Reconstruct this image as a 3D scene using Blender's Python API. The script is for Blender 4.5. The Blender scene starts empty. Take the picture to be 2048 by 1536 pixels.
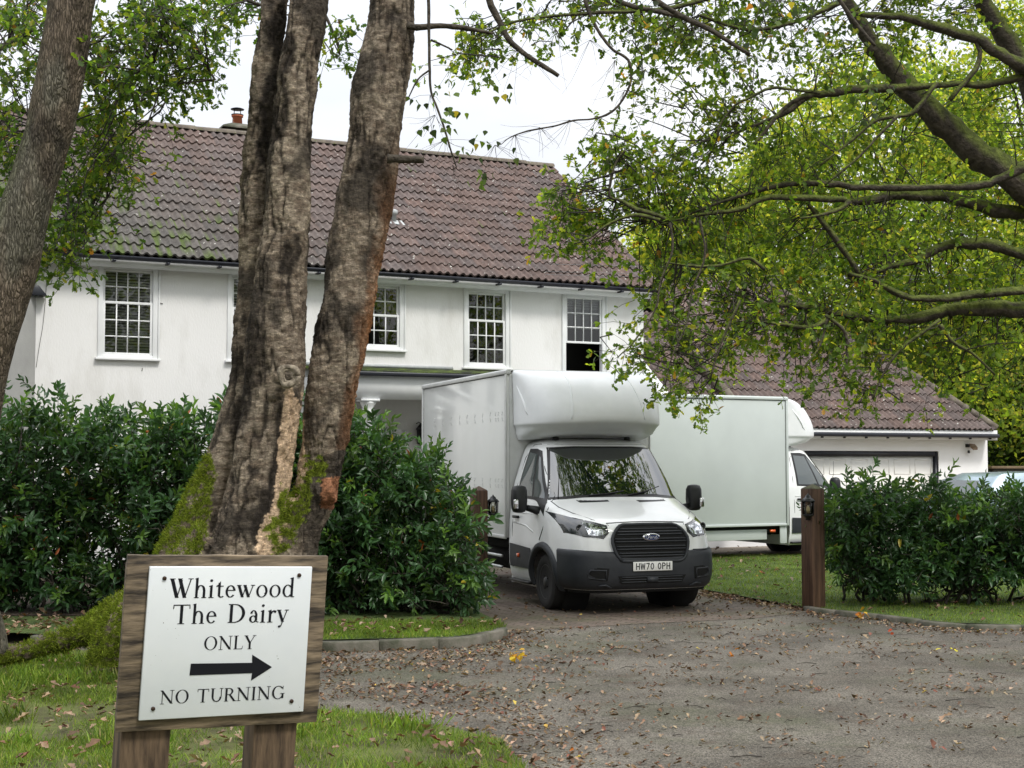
import bpy, math, random
import numpy as np
from mathutils import Vector, Matrix, noise
R = math.radians
rng = np.random.default_rng(7)
random.seed(7)

# ------------------------------------------------------------------ camera, sky, sun, exposure
sc = bpy.context.scene
F, EYE, PITCH = 2800.0, 1.85, math.atan(155 / 2800.0)
cam = bpy.data.cameras.new('camera'); camo = bpy.data.objects.new('camera', cam)
sc.collection.objects.link(camo); sc.camera = camo
camo.location = (0, 0, EYE); camo.rotation_euler = (R(90) + PITCH, 0, 0)
cam.sensor_width = 36; cam.lens = 36 * F / 2048; cam.clip_end = 2000; cam.clip_start = 0.1

sun_el, sun_az = R(52), R(118)      # azimuth measured from +X towards +Y of the direction to the sun
sdir = Vector((math.cos(sun_el) * math.cos(R(-48)), math.cos(sun_el) * math.sin(R(-48)), math.sin(sun_el)))
sun = bpy.data.lights.new('sun', 'SUN'); sun.energy = 2.0; sun.angle = R(12); sun.color = (1, .965, .9)
suno = bpy.data.objects.new('sun', sun); sc.collection.objects.link(suno)
suno.rotation_euler = (-sdir).to_track_quat('-Z', 'Y').to_euler()

w = bpy.data.worlds.new('World'); sc.world = w; w.use_nodes = True
nt = w.node_tree; nt.nodes.clear()
def N(t, k, **kw):
    n = t.nodes.new(k)
    for a, b in kw.items(): setattr(n, a, b)
    return n
sky = N(nt, 'ShaderNodeTexSky', sky_type='NISHITA', sun_disc=False, sun_elevation=sun_el, sun_rotation=math.atan2(sdir.x, sdir.y))
sky.air_density = 1.2; sky.dust_density = 3.0
bg1 = N(nt, 'ShaderNodeBackground'); bg1.inputs[1].default_value = 0.10
nt.links.new(sky.outputs[0], bg1.inputs[0])
tc = N(nt, 'ShaderNodeTexCoord'); mp = N(nt, 'ShaderNodeMapping'); mp.inputs['Scale'].default_value = (1.3, 1.3, 3.2)
mp.inputs['Location'].default_value = (0.35, 0.1, 0.2)
nt.links.new(tc.outputs['Generated'], mp.inputs[0])
ns = N(nt, 'ShaderNodeTexNoise'); ns.inputs['Scale'].default_value = 2.2; ns.inputs['Detail'].default_value = 5; ns.inputs['Roughness'].default_value = .5
nt.links.new(mp.outputs[0], ns.inputs[0])
cr = N(nt, 'ShaderNodeValToRGB'); cr.color_ramp.elements[0].position = .36; cr.color_ramp.elements[1].position = .66
cr.color_ramp.elements[0].color = (.78, .81, .87, 1); cr.color_ramp.elements[1].color = (1.0, 1.0, 1.0, 1)
nt.links.new(ns.outputs[0], cr.inputs[0])
bg2 = N(nt, 'ShaderNodeBackground'); bg2.inputs[1].default_value = 1.0
nt.links.new(cr.outputs[0], bg2.inputs[0])
# overcast sky: brighter overhead than near the horizon
sz = N(nt, 'ShaderNodeSeparateXYZ'); nt.links.new(tc.outputs['Generated'], sz.inputs[0])
el_ = N(nt, 'ShaderNodeMapRange'); el_.inputs[1].default_value = 0; el_.inputs[2].default_value = 1; el_.inputs[3].default_value = .68; el_.inputs[4].default_value = 2.4
nt.links.new(sz.outputs[2], el_.inputs[0]); nt.links.new(el_.outputs[0], bg2.inputs[1])
mx = N(nt, 'ShaderNodeMixShader'); mx.inputs[0].default_value = .90
nt.links.new(bg1.outputs[0], mx.inputs[1]); nt.links.new(bg2.outputs[0], mx.inputs[2])
wo = N(nt, 'ShaderNodeOutputWorld'); nt.links.new(mx.outputs[0], wo.inputs[0])

sc.view_settings.view_transform = 'Standard'; sc.view_settings.look = 'None'
sc.view_settings.exposure = 0.24; sc.view_settings.gamma = 1
sc.cycles.use_denoising = True
sc.cycles.max_bounces = 8; sc.cycles.transparent_max_bounces = 12; sc.cycles.diffuse_bounces = 3; sc.cycles.glossy_bounces = 4
sc.cycles.caustics_reflective = False; sc.cycles.caustics_refractive = False

# ------------------------------------------------------------------ photograph rays -> places
def ray(u, v):
    a, b = (u - 1024) / F, (768 - v) / F
    c, s = math.cos(PITCH), math.sin(PITCH)
    y = c - b * s; z = s + b * c
    return np.array([a / y, 1.0, z / y])
def at(u, v, d):
    r = ray(u, v); return np.array([r[0] * d, d, EYE + r[2] * d])
def G(u, v, z=0.0):
    r = ray(u, v); d = (z - EYE) / r[2]; return np.array([r[0] * d, d, z])
def px(P):
    P = np.asarray(P, float).reshape(-1, 3)
    y, z = P[:, 1], P[:, 2] - EYE
    c, s = math.cos(PITCH), math.sin(PITCH)
    dd = y * c + z * s; zz = -y * s + z * c
    return 1024 + F * P[:, 0] / dd, 768 - F * zz / dd

# ------------------------------------------------------------------ objects
def link(o): sc.collection.objects.link(o); return o
def tag(o, label=None, cat=None, group=None, kind=None):
    if label: o['label'] = label
    if cat: o['category'] = cat
    if group: o['group'] = group
    if kind: o['kind'] = kind
    return o
def empty(name, loc=(0, 0, 0), rz=0.0, label=None, cat=None, group=None):
    o = link(bpy.data.objects.new(name, None)); o.location = loc; o.rotation_euler = (0, 0, rz)
    o.empty_display_size = .1
    return tag(o, label, cat, group)
def mesh_np(name, V, loops, counts, mat, parent=None, col=None, smooth=False):
    V = np.ascontiguousarray(V, dtype=np.float32); me = bpy.data.meshes.new(name)
    loops = np.asarray(loops, np.int32).ravel(); counts = np.asarray(counts, np.int32)
    me.vertices.add(len(V)); me.vertices.foreach_set('co', V.ravel())
    me.loops.add(len(loops)); me.loops.foreach_set('vertex_index', loops)
    st = np.zeros(len(counts), np.int32); st[1:] = np.cumsum(counts)[:-1]
    me.polygons.add(len(counts)); me.polygons.foreach_set('loop_start', st)
    me.update(calc_edges=True)
    if col is not None:
        a = me.color_attributes.new('col', 'FLOAT_COLOR', 'POINT')
        c = np.ones((len(V), 4), np.float32); c[:, :3] = col; a.data.foreach_set('color', c.ravel())
    if smooth: me.polygons.foreach_set('use_smooth', np.ones(len(counts), bool))
    if mat: me.materials.append(mat)
    o = link(bpy.data.objects.new(name, me))
    if parent: o.parent = parent
    return o
class MB:
    def __init__(s): s.v = []; s.f = []; s.c = []
    def add(s, vs, fs, c=None):
        b = len(s.v); s.v += [tuple(map(float, p)) for p in vs]; s.f += [[b + i for i in q] for q in fs]
        if c is not None or s.c:
            s.c += [(.5, .5, .5)] * (b - len(s.c)); s.c += [c or (.5, .5, .5)] * len(vs)
        return s
    def box(s, x0, x1, y0, y1, z0, z1, c=None):
        if x0 > x1: x0, x1 = x1, x0
        if y0 > y1: y0, y1 = y1, y0
        if z0 > z1: z0, z1 = z1, z0
        return s.add([(x0,y0,z0),(x1,y0,z0),(x1,y1,z0),(x0,y1,z0),(x0,y0,z1),(x1,y0,z1),(x1,y1,z1),(x0,y1,z1)],
              [(0,3,2,1),(4,5,6,7),(0,1,5,4),(1,2,6,5),(2,3,7,6),(3,0,4,7)], c)
    def prism(s, poly, axis, a, b):   # poly in the other two axes, extruded along axis
        n = len(poly)
        def P(p, q): return {'x': (q, p[0], p[1]), 'y': (p[0], q, p[1]), 'z': (p[0], p[1], q)}[axis]
        vs = [P(p, a) for p in poly] + [P(p, b) for p in poly]
        return s.add(vs, [list(range(n))[::-1], list(range(n, 2 * n))] + [(i, (i + 1) % n, n + (i + 1) % n, n + i) for i in range(n)])
    def lathe(s, prof, c=(0, 0, 0), n=24, axis='z'):
        vs = []; fs = []
        for r, h in prof:
            for k in range(n):
                t = 2 * math.pi * k / n; a, b = r * math.cos(t), r * math.sin(t)
                p = {'z': (a, b, h), 'x': (h, a, b), 'y': (a, h, b)}[axis]
                vs.append((p[0] + c[0], p[1] + c[1], p[2] + c[2]))
        for i in range(len(prof) - 1):
            for k in range(n):
                k2 = (k + 1) % n; fs.append((i * n + k, i * n + k2, (i + 1) * n + k2, (i + 1) * n + k))
        fs.append(list(range(n))[::-1]); fs.append([(len(prof) - 1) * n + k for k in range(n)])
        return s.add(vs, fs)
    def tube(s, pts, rad, n=6, c=None, cap=True):
        pts = [Vector(p) for p in pts]
        if not hasattr(rad, '__len__'): rad = [rad] * len(pts)
        vs = []; fs = []; up = Vector((.13, .2, 1)).normalized(); prev = None
        for i, p in enumerate(pts):
            t = (pts[min(i + 1, len(pts) - 1)] - pts[max(i - 1, 0)])
            t = t.normalized() if t.length > 1e-9 else Vector((0, 0, 1))
            if prev is None:
                a = t.cross(up)
                if a.length < .1: a = t.cross(Vector((1, 0, 0)))
            else: a = prev - t * prev.dot(t)
            a.normalize(); prev = a; b = t.cross(a)
            for k in range(n):
                an = 2 * math.pi * k / n; vs.append(p + (a * math.cos(an) + b * math.sin(an)) * rad[i])
        for i in range(len(pts) - 1):
            for k in range(n):
                k2 = (k + 1) % n; fs.append((i * n + k, i * n + k2, (i + 1) * n + k2, (i + 1) * n + k))
        if cap: fs.append(list(range(n))[::-1]); fs.append([(len(pts) - 1) * n + k for k in range(n)])
        return s.add(vs, fs, c)
    def split(s, name, mat, parent=None, **kw):
        par = list(range(len(s.v)))
        def find(a):
            while par[a] != a: par[a] = par[par[a]]; a = par[a]
            return a
        for q in s.f:
            for i in q[1:]: par[find(i)] = find(q[0])
        groups = {}
        for q in s.f: groups.setdefault(find(q[0]), []).append(q)
        out = []
        for g in groups.values():
            ids = sorted({i for q in g for i in q}); mp_ = {i: k for k, i in enumerate(ids)}; m = MB(); m.v = [s.v[i] for i in ids]; m.f = [[mp_[i] for i in q] for q in g]
            if s.c: cc = s.c + [(.5,.5,.5)]*(len(s.v)-len(s.c)); m.c = [cc[i] for i in ids]
            out.append(m.build(name, mat, parent, **kw))
        return out
    def build(s, name, mat, parent=None, smooth=False, bevel=0, seg=2, auto=False):
        loops = [i for q in s.f for i in q]; cnt = [len(q) for q in s.f]
        o = mesh_np(name, np.array(s.v), loops, cnt, mat, parent, np.array(s.c + [(.5,.5,.5)] * (len(s.v) - len(s.c))) if s.c else None, smooth)
        if bevel:
            m = o.modifiers.new('bevel', 'BEVEL'); m.width = bevel; m.segments = seg; m.limit_method = 'ANGLE'; m.angle_limit = R(40)
        return o
def catmull(pts, k=6):
    P = [np.array(p, float) for p in pts]; P = [2 * P[0] - P[1]] + P + [2 * P[-1] - P[-2]]; out = []
    for i in range(1, len(P) - 2):
        for j in range(k):
            t = j / k
            out.append(.5 * ((2 * P[i]) + (-P[i-1] + P[i+1]) * t + (2*P[i-1] - 5*P[i] + 4*P[i+1] - P[i+2]) * t*t + (-P[i-1] + 3*P[i] - 3*P[i+1] + P[i+2]) * t**3))
    out.append(P[-2]); return out
def interp(tab, x):
    return float(np.interp(x, [a for a, b in tab], [b for a, b in tab]))

# ------------------------------------------------------------------ materials
def mat(name, c1=(.5,.5,.5), c2=None, scale=5.0, rough=.5, metal=0.0, bump=0.0, bscale=None, spec=.5, coat=0.0, vcol=False,
        stretch=(1,1,1), trans=0.0, ior=1.45, detail=4.0, lo=.35, hi=.65, speck=None, tcol=1.6, rvar=0.0, coord='Object'):
    m = bpy.data.materials.new(name); m.use_nodes = True; t = m.node_tree; t.nodes.clear(); L = t.links.new
    out = N(t, 'ShaderNodeOutputMaterial'); b = N(t, 'ShaderNodeBsdfPrincipled')
    b.inputs['Roughness'].default_value = rough; b.inputs['Metallic'].default_value = metal
    b.inputs['Specular IOR Level'].default_value = spec; b.inputs['Coat Weight'].default_value = coat; b.inputs['IOR'].default_value = ior
    b.inputs['Coat Roughness'].default_value = .07
    co = N(t, 'ShaderNodeTexCoord'); mpn = N(t, 'ShaderNodeMapping'); mpn.inputs['Scale'].default_value = stretch
    L(co.outputs[coord], mpn.inputs[0])
    nz = N(t, 'ShaderNodeTexNoise'); nz.inputs['Scale'].default_value = scale; nz.inputs['Detail'].default_value = detail; nz.inputs['Roughness'].default_value = .6
    L(mpn.outputs[0], nz.inputs[0])
    mr = N(t, 'ShaderNodeMapRange'); mr.inputs[1].default_value = lo; mr.inputs[2].default_value = hi
    L(nz.outputs[0], mr.inputs[0])
    if vcol:
        va = N(t, 'ShaderNodeVertexColor', layer_name='col')
        mm = N(t, 'ShaderNodeMapRange'); mm.inputs[3].default_value = c1[0]; mm.inputs[4].default_value = (c2 or (1.3,))[0]
        L(mr.outputs[0], mm.inputs[0])
        vm = N(t, 'ShaderNodeVectorMath', operation='SCALE'); L(va.outputs[0], vm.inputs[0]); L(mm.outputs[0], vm.inputs['Scale'])
        csock = vm.outputs[0]
    else:
        mixc = N(t, 'ShaderNodeMix', data_type='RGBA'); mixc.inputs[6].default_value = (*c1, 1); mixc.inputs[7].default_value = (*(c2 or c1), 1)
        L(mr.outputs[0], mixc.inputs[0]); csock = mixc.outputs[2]
    for sp in (speck or []):   # (scale, radius, colour, mask lo)
        vo = N(t, 'ShaderNodeTexVoronoi'); vo.inputs['Scale'].default_value = sp[0]; L(mpn.outputs[0], vo.inputs[0])
        n2 = N(t, 'ShaderNodeTexNoise'); n2.inputs['Scale'].default_value = sp[0] * .35; L(mpn.outputs[0], n2.inputs[0])
        a1 = N(t, 'ShaderNodeMath', operation='LESS_THAN'); L(vo.outputs['Distance'], a1.inputs[0]); a1.inputs[1].default_value = sp[1]
        a2 = N(t, 'ShaderNodeMath', operation='GREATER_THAN'); L(n2.outputs[0], a2.inputs[0]); a2.inputs[1].default_value = sp[3]
        a3 = N(t, 'ShaderNodeMath', operation='MULTIPLY'); L(a1.outputs[0], a3.inputs[0]); L(a2.outputs[0], a3.inputs[1])
        m2 = N(t, 'ShaderNodeMix', data_type='RGBA'); L(a3.outputs[0], m2.inputs[0]); L(csock, m2.inputs[6]); m2.inputs[7].default_value = (*sp[2], 1)
        csock = m2.outputs[2]
    L(csock, b.inputs['Base Color'])
    if rvar:
        rr = N(t, 'ShaderNodeMapRange'); rr.inputs[3].default_value = rough - rvar; rr.inputs[4].default_value = rough + rvar
        L(mr.outputs[0], rr.inputs[0]); L(rr.outputs[0], b.inputs['Roughness'])
    if bump:
        nb = N(t, 'ShaderNodeTexNoise'); nb.inputs['Scale'].default_value = bscale or scale * 6; nb.inputs['Detail'].default_value = 6; L(mpn.outputs[0], nb.inputs[0])
        bp = N(t, 'ShaderNodeBump'); bp.inputs['Strength'].default_value = 1; bp.inputs['Distance'].default_value = bump
        L(nb.outputs[0], bp.inputs['Height']); L(bp.outputs[0], b.inputs['Normal'])
    if trans:
        tr = N(t, 'ShaderNodeBsdfTranslucent')
        vs = N(t, 'ShaderNodeVectorMath', operation='MULTIPLY'); L(csock, vs.inputs[0]); vs.inputs[1].default_value = (tcol * 1.1, tcol * 1.15, tcol * .45)
        L(vs.outputs[0], tr.inputs[0])
        ms = N(t, 'ShaderNodeMixShader'); ms.inputs[0].default_value = trans
        L(b.outputs[0], ms.inputs[1]); L(tr.outputs[0], ms.inputs[2]); L(ms.outputs[0], out.inputs[0])
    else: L(b.outputs[0], out.inputs[0])
    return m
def glass_mat(name, tint=(.55,.62,.6), refl_ior=1.6, wavy=0.0):
    m = bpy.data.materials.new(name); m.use_nodes = True; t = m.node_tree; t.nodes.clear(); L = t.links.new
    out = N(t, 'ShaderNodeOutputMaterial'); tr = N(t, 'ShaderNodeBsdfTransparent'); tr.inputs[0].default_value = (*tint, 1)
    g = N(t, 'ShaderNodeBsdfGlossy'); g.inputs['Roughness'].default_value = .0; g.inputs[0].default_value = (1, 1, 1, 1)
    fr = N(t, 'ShaderNodeFresnel'); fr.inputs[0].default_value = refl_ior
    if wavy:
        nb = N(t, 'ShaderNodeTexNoise'); nb.inputs['Scale'].default_value = 3; co = N(t, 'ShaderNodeTexCoord'); L(co.outputs['Object'], nb.inputs[0])
        bp = N(t, 'ShaderNodeBump'); bp.inputs['Distance'].default_value = wavy; L(nb.outputs[0], bp.inputs['Height']); L(bp.outputs[0], g.inputs['Normal'])
    ms = N(t, 'ShaderNodeMixShader'); L(fr.outputs[0], ms.inputs[0]); L(tr.outputs[0], ms.inputs[1]); L(g.outputs[0], ms.inputs[2]); L(ms.outputs[0], out.inputs[0])
    return m
M = {}
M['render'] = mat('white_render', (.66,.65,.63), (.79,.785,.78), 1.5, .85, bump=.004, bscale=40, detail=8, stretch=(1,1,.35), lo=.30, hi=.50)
M['trim'] = mat('white_paint_trim', (.76,.77,.78), (.82,.83,.83), 3, .4)
M['black_plastic'] = mat('black_gutter_plastic', (.012,.014,.022), (.02,.022,.03), 4, .35)
M['glass'] = glass_mat('window_glass', (.62,.66,.64), 1.75, .002)
M['pure_glass'] = glass_mat('lantern_glass', (.8,.8,.75), 1.45)
M['screen_glass'] = glass_mat('windscreen_glass', (.50,.60,.56), 2.3, .004)
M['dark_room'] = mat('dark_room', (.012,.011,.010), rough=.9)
M['blind'] = mat('blind_slats', (.62,.60,.53), (.70,.68,.60), 3, .6)
M['tile'] = mat('roof_tile', (.72,)*3, (1.25,)*3, 9, .85, bump=.006, bscale=60, vcol=True,
                speck=[(6.5,.15,(.42,.41,.37),.56),(11.0,.13,(.40,.39,.35),.55),(21,.18,(.27,.26,.24),.58)])
M['moss'] = mat('moss', (.045,.075,.008), (.13,.17,.02), 14, .95, bump=.02, bscale=60)
M['white_body'] = mat('white_van_paint', (.80,.81,.815), (.90,.91,.915), 1.6, .28, coat=.8, spec=.5, bump=.0006, bscale=5)
M['fairing'] = mat('fairing_gelcoat', (.78,.80,.815), (.88,.895,.91), 1.8, .42, coat=.15, bump=.001, bscale=9)
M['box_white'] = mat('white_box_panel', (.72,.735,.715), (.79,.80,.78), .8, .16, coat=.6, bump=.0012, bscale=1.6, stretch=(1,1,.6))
M['box_shaded'] = mat('shaded_box_panel', (.50,.54,.53), (.55,.595,.58), .8, .3, coat=.3)  # second van's shade put into a darker, greyed panel colour
M['alu'] = mat('aluminium_strip', (.55,.56,.55), (.62,.63,.62), 4, .4, metal=.3)
M['bumper'] = mat('dark_grey_plastic', (.022,.025,.031), (.032,.035,.041), 6, .5, bump=.0006, bscale=200)
M['black'] = mat('black_plastic', (.008,.008,.009), rough=.4)
M['matt_black'] = mat('matt_black', (.006,.006,.006), rough=.9)
M['rubber'] = mat('tyre_rubber', (.014,.014,.015), (.022,.021,.02), 10, .8)
M['rim'] = mat('dark_steel_rim', (.05,.052,.055), (.09,.088,.085), 8, .5, metal=.4)
M['chrome'] = mat('chrome', (.7,.7,.72), rough=.12, metal=1)
M['lens'] = mat('lamp_reflector', (.06,.065,.07), (.75,.78,.8), 16, .08, metal=.9, coat=1, lo=.42, hi=.58)
M['lens_dark'] = mat('lamp_dark', (.02,.022,.025), (.05,.055,.06), 9, .1, coat=1)
M['blue'] = mat('badge_blue', (.012,.03,.12), rough=.25, coat=1)
M['white_letter'] = mat('silver_letter', (.8,.8,.82), rough=.3)
M['plate'] = mat('white_number_plate', (.80,.80,.78), rough=.35)
M['ink'] = mat('black_lettering', (.006,.007,.012), rough=.35)
M['orange'] = mat('orange_reflector', (.8,.12,.02), rough=.25, coat=1)
M['sign_white'] = mat('white_enamel', (.70,.74,.775), (.77,.80,.82), 2.5, .18, coat=.6, speck=[(26,.045,(.10,.09,.08),.55),(60,.06,(.35,.36,.36),.56)])
M['wood_sign'] = mat('weathered_plywood', (.030,.023,.017), (.25,.19,.125), 3.0, .8, bump=.003, bscale=7, stretch=(1.5,3,13), detail=10, lo=.36, hi=.66)
M['wood_post'] = mat('brown_post_wood', (.035,.022,.014), (.15,.10,.06), 5, .75, bump=.003, bscale=14, stretch=(9,9,.6), detail=8)
M['wood_gate'] = mat('reddish_post_wood', (.040,.020,.012), (.125,.068,.040), 4, .65, bump=.002, bscale=12, stretch=(8,8,.5), detail=8)
M['screw'] = mat('rusty_screw', (.05,.03,.02), rough=.6, metal=.5)
M['lamp_black'] = mat('black_lantern_metal', (.008,.009,.011), rough=.35, spec=.6)
M['amber'] = mat('lantern_bulb_cream', (.55,.45,.25), rough=.5)
M['terracotta'] = mat('terracotta', (.42,.12,.06), (.52,.17,.09), 8, .8)
M['brick'] = mat('chimney_brick', (.10,.085,.07), (.16,.14,.11), 12, .9, bump=.005)
M['concrete'] = mat('kerb_concrete', (.065,.07,.045), (.16,.145,.12), 5, .9, bump=.006, bscale=50)
M['leaf_laurel'] = mat('laurel_leaf', (.8,)*3, (1.2,)*3, 3, .33, vcol=True, trans=.22, spec=.5, tcol=2.4)
M['leaf_oak'] = mat('oak_leaf', (.75,)*3, (1.25,)*3, 2, .5, vcol=True, trans=.5, spec=.3, tcol=2.6)
M['leaf_far'] = mat('far_leaf', (.7,)*3, (1.3,)*3, .8, .6, vcol=True, trans=.45, spec=.2, tcol=2.6)
M['leaf_litter'] = mat('dead_leaf', (.75,)*3, (1.25,)*3, 20, .7, vcol=True, trans=.12, spec=.3, tcol=1.2)
M['blade'] = mat('grass_blade', (.6,)*3, (1.35,)*3, 1.3, .55, vcol=True, trans=.3, spec=.3, tcol=1.8)
M['twig'] = mat('dark_twig', (.022,.018,.014), (.05,.042,.032), 20, .85)
M['limb'] = mat('mossy_limb', (.5,)*3, (1.5,)*3, 11, .9, vcol=True, bump=.03, bscale=22, detail=8)
M['fuzz'] = mat('moss_fuzz', (.8,)*3, (1.2,)*3, 20, .8, vcol=True, trans=.25, spec=.2, tcol=1.6)
M['van_seat'] = mat('dark_cab_fabric', (.02,.022,.024), rough=.8)
# ------------------------------------------------------------------ special ground materials
def road_mat():
    m = bpy.data.materials.new('worn_asphalt'); m.use_nodes = True; t = m.node_tree; L = t.links.new
    b = t.nodes['Principled BSDF']; b.inputs['Roughness'].default_value = .8; b.inputs['Specular IOR Level'].default_value = .35
    co = N(t, 'ShaderNodeTexCoord')
    def noise_(s, d=4, r=.6):
        n = N(t, 'ShaderNodeTexNoise'); n.inputs['Scale'].default_value = s; n.inputs['Detail'].default_value = d; n.inputs['Roughness'].default_value = r
        L(co.outputs['Object'], n.inputs[0]); return n.outputs[0]
    def rng_(s, a, b_, c, d):
        n = N(t, 'ShaderNodeMapRange'); n.inputs[1].default_value = a; n.inputs[2].default_value = b_; n.inputs[3].default_value = c; n.inputs[4].default_value = d
        L(s, n.inputs[0]); return n.outputs[0]
    def mix_(f, c1, c2):
        n = N(t, 'ShaderNodeMix', data_type='RGBA'); L(f, n.inputs[0])
        for i, c in ((6, c1), (7, c2)):
            if isinstance(c, tuple): n.inputs[i].default_value = (*c, 1)
            else: L(c, n.inputs[i])
        return n.outputs[2]
    vo = N(t, 'ShaderNodeTexVoronoi'); vo.inputs['Scale'].default_value = 105; L(co.outputs['Object'], vo.inputs[0])
    sep = N(t, 'ShaderNodeSeparateColor'); L(vo.outputs['Color'], sep.inputs[0])
    base = mix_(sep.outputs[0], (.040,.037,.032), (.245,.228,.20))
    big = mix_(rng_(noise_(.9, 5), .36, .64, 0, 1), (.55,.52,.48), (1.08,1.04,.99))
    mu = N(t, 'ShaderNodeMix', data_type='RGBA', blend_type='MULTIPLY'); mu.inputs[0].default_value = 1; L(base, mu.inputs[6]); L(big, mu.inputs[7])
    alg = mix_(rng_(noise_(.55, 6, .7), .50, .66, 0, .45), mu.outputs[2], (.062,.075,.03))
    dirt = mix_(rng_(noise_(2.6, 6, .7), .55, .68, 0, .55), alg, (.075,.05,.035))
    L(dirt, b.inputs['Base Color'])
    bp = N(t, 'ShaderNodeBump'); bp.inputs['Distance'].default_value = .006; L(vo.outputs['Distance'], bp.inputs['Height']); L(bp.outputs[0], b.inputs['Normal'])
    return m
def brick_mat(name, c1, c2, mortar, bw=.2, bh=.1, green=.4, rot=0.0):
    m = bpy.data.materials.new(name); m.use_nodes = True; t = m.node_tree; L = t.links.new
    b = t.nodes['Principled BSDF']; b.inputs['Roughness'].default_value = .85
    co = N(t, 'ShaderNodeTexCoord'); mp_ = N(t, 'ShaderNodeMapping'); mp_.inputs['Rotation'].default_value = (0, 0, rot); L(co.outputs['Object'], mp_.inputs[0])
    br = N(t, 'ShaderNodeTexBrick'); br.inputs['Scale'].default_value = 1; br.inputs['Brick Width'].default_value = bw; br.inputs['Row Height'].default_value = bh
    br.inputs['Mortar Size'].default_value = .007; br.inputs['Color1'].default_value = (*c1, 1); br.inputs['Color2'].default_value = (*c2, 1); br.inputs['Mortar'].default_value = (*mortar, 1)
    L(mp_.outputs[0], br.inputs[0])
    nz = N(t, 'ShaderNodeTexNoise'); nz.inputs['Scale'].default_value = 1.3; nz.inputs['Detail'].default_value = 7; L(co.outputs['Object'], nz.inputs[0])
    mr = N(t, 'ShaderNodeMapRange'); mr.inputs[1].default_value = .46; mr.inputs[2].default_value = .64; mr.inputs[4].default_value = green; L(nz.outputs[0], mr.inputs[0])
    mx_ = N(t, 'ShaderNodeMix', data_type='RGBA'); L(mr.outputs[0], mx_.inputs[0]); L(br.outputs[0], mx_.inputs[6]); mx_.inputs[7].default_value = (.07,.085,.025,1)
    n2 = N(t, 'ShaderNodeTexNoise'); n2.inputs['Scale'].default_value = 30; n2.inputs['Detail'].default_value = 5; L(co.outputs['Object'], n2.inputs[0])
    m2 = N(t, 'ShaderNodeMapRange'); m2.inputs[3].default_value = .6; m2.inputs[4].default_value = 1.4; L(n2.outputs[0], m2.inputs[0])
    vm = N(t, 'ShaderNodeVectorMath', operation='SCALE'); L(mx_.outputs[2], vm.inputs[0]); L(m2.outputs[0], vm.inputs['Scale'])
    L(vm.outputs[0], b.inputs['Base Color'])
    bp = N(t, 'ShaderNodeBump'); bp.inputs['Distance'].default_value = .008; L(br.outputs['Fac'], bp.inputs['Height']); bp.invert = True; L(bp.outputs[0], b.inputs['Normal'])
    return m
M['road'] = road_mat()
M['pavers'] = brick_mat('block_paving', (.115,.085,.068), (.17,.13,.105), (.03,.03,.02), .2, .1, .35, R(24))
M['gravel'] = mat('pale_gravel', (.13,.105,.08), (.34,.29,.23), 30, .9, bump=.02, bscale=60, lo=.3, hi=.7)
M['soil'] = mat('leafy_soil', (.028,.02,.014), (.075,.055,.035), 9, .95, bump=.02, bscale=25)
M['turf'] = mat('turf', (.045,.075,.016), (.105,.15,.035), 2.2, .9, bump=.03, bscale=60, detail=9)
M['turf2'] = mat('mossy_turf', (.06,.05,.025), (.135,.165,.035), 2.2, .9, bump=.03, bscale=60, detail=9)

def sheet(name, pts, z, mat_, cell=None, hump=0.0):
    mb = MB(); n = len(pts)
    mb.add([(p[0], p[1], z) for p in pts], [list(range(n))])
    o = mb.build(name, mat_)
    # make the face look up
    me = o.data
    if me.polygons[0].normal.z < 0: me.flip_normals()
    return tag(o, kind='structure')
g2 = lambda u, v, z=0: tuple(G(u, v, z)[:2])
sheet('ground', [(-250,-250),(250,-250),(250,400),(-250,400)], -.012, M['soil'])
ROAD = [(-9,15.4),(-30,15.0),(-30,1),(30,1),(30,15.2),(12,15.3), g2(2048,1262), g2(1900,1256), g2(1760,1240), g2(1620,1224), g2(1500,1238), g2(1300,1247), g2(1000,1264), g2(1015,1276), g2(980,1286), g2(900,1297), g2(640,1303), g2(300,1300)]
sheet('road', ROAD, .0, M['road'])
PAVE = [g2(1000,1264), g2(1300,1247), g2(1500,1238), g2(1620,1224), g2(1560,1211), g2(1410,1184), g2(1345,1160), g2(1310,1113), (-1.6, 27.6), (-1.2, 20)]
sheet('driveway_paving', PAVE, .004, M['pavers'])
GRAV = [(-9, 27.4), (40, 27.4), (40, 60), (-9, 60)]
sheet('gravel_drive', GRAV, .002, M['gravel'])
LAWN = [g2(1620,1222), g2(1760,1236), g2(1900,1251), g2(2048,1256), (12,15.6), (30,15.6), (30,27.5), (3.0,27.5), g2(1345,1160), g2(1410,1184), g2(1560,1211)]
sheet('lawn', LAWN, .035, M['turf'])
VERGE = [(-30,15.2), (-9,15.6), g2(300,1297), g2(640,1300), g2(900,1294), g2(980,1283), g2(1013,1273), g2(998,1262), (-.75,18), (-.75,20.5), (-30,20.5)]
sheet('hedge_verge', VERGE, .10, M['turf'])
SOILB = [(-30,15.9), (-9,15.9), (-4.4,16.0), (-4.0,20.4), (-30,20.4)]
sheet('hedge_bed', SOILB, .108, M['soil'])
FORE = [(-30,2), (.35,2), g2(1050,1545), g2(1003,1492), g2(905,1463), g2(755,1441), g2(640,1426), g2(560,1392), g2(470,1345), g2(300,1312), g2(100,1303), (-8,14.0), (-30,14)]
sheet('grass_verge', FORE, .03, M['turf2'])

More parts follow.
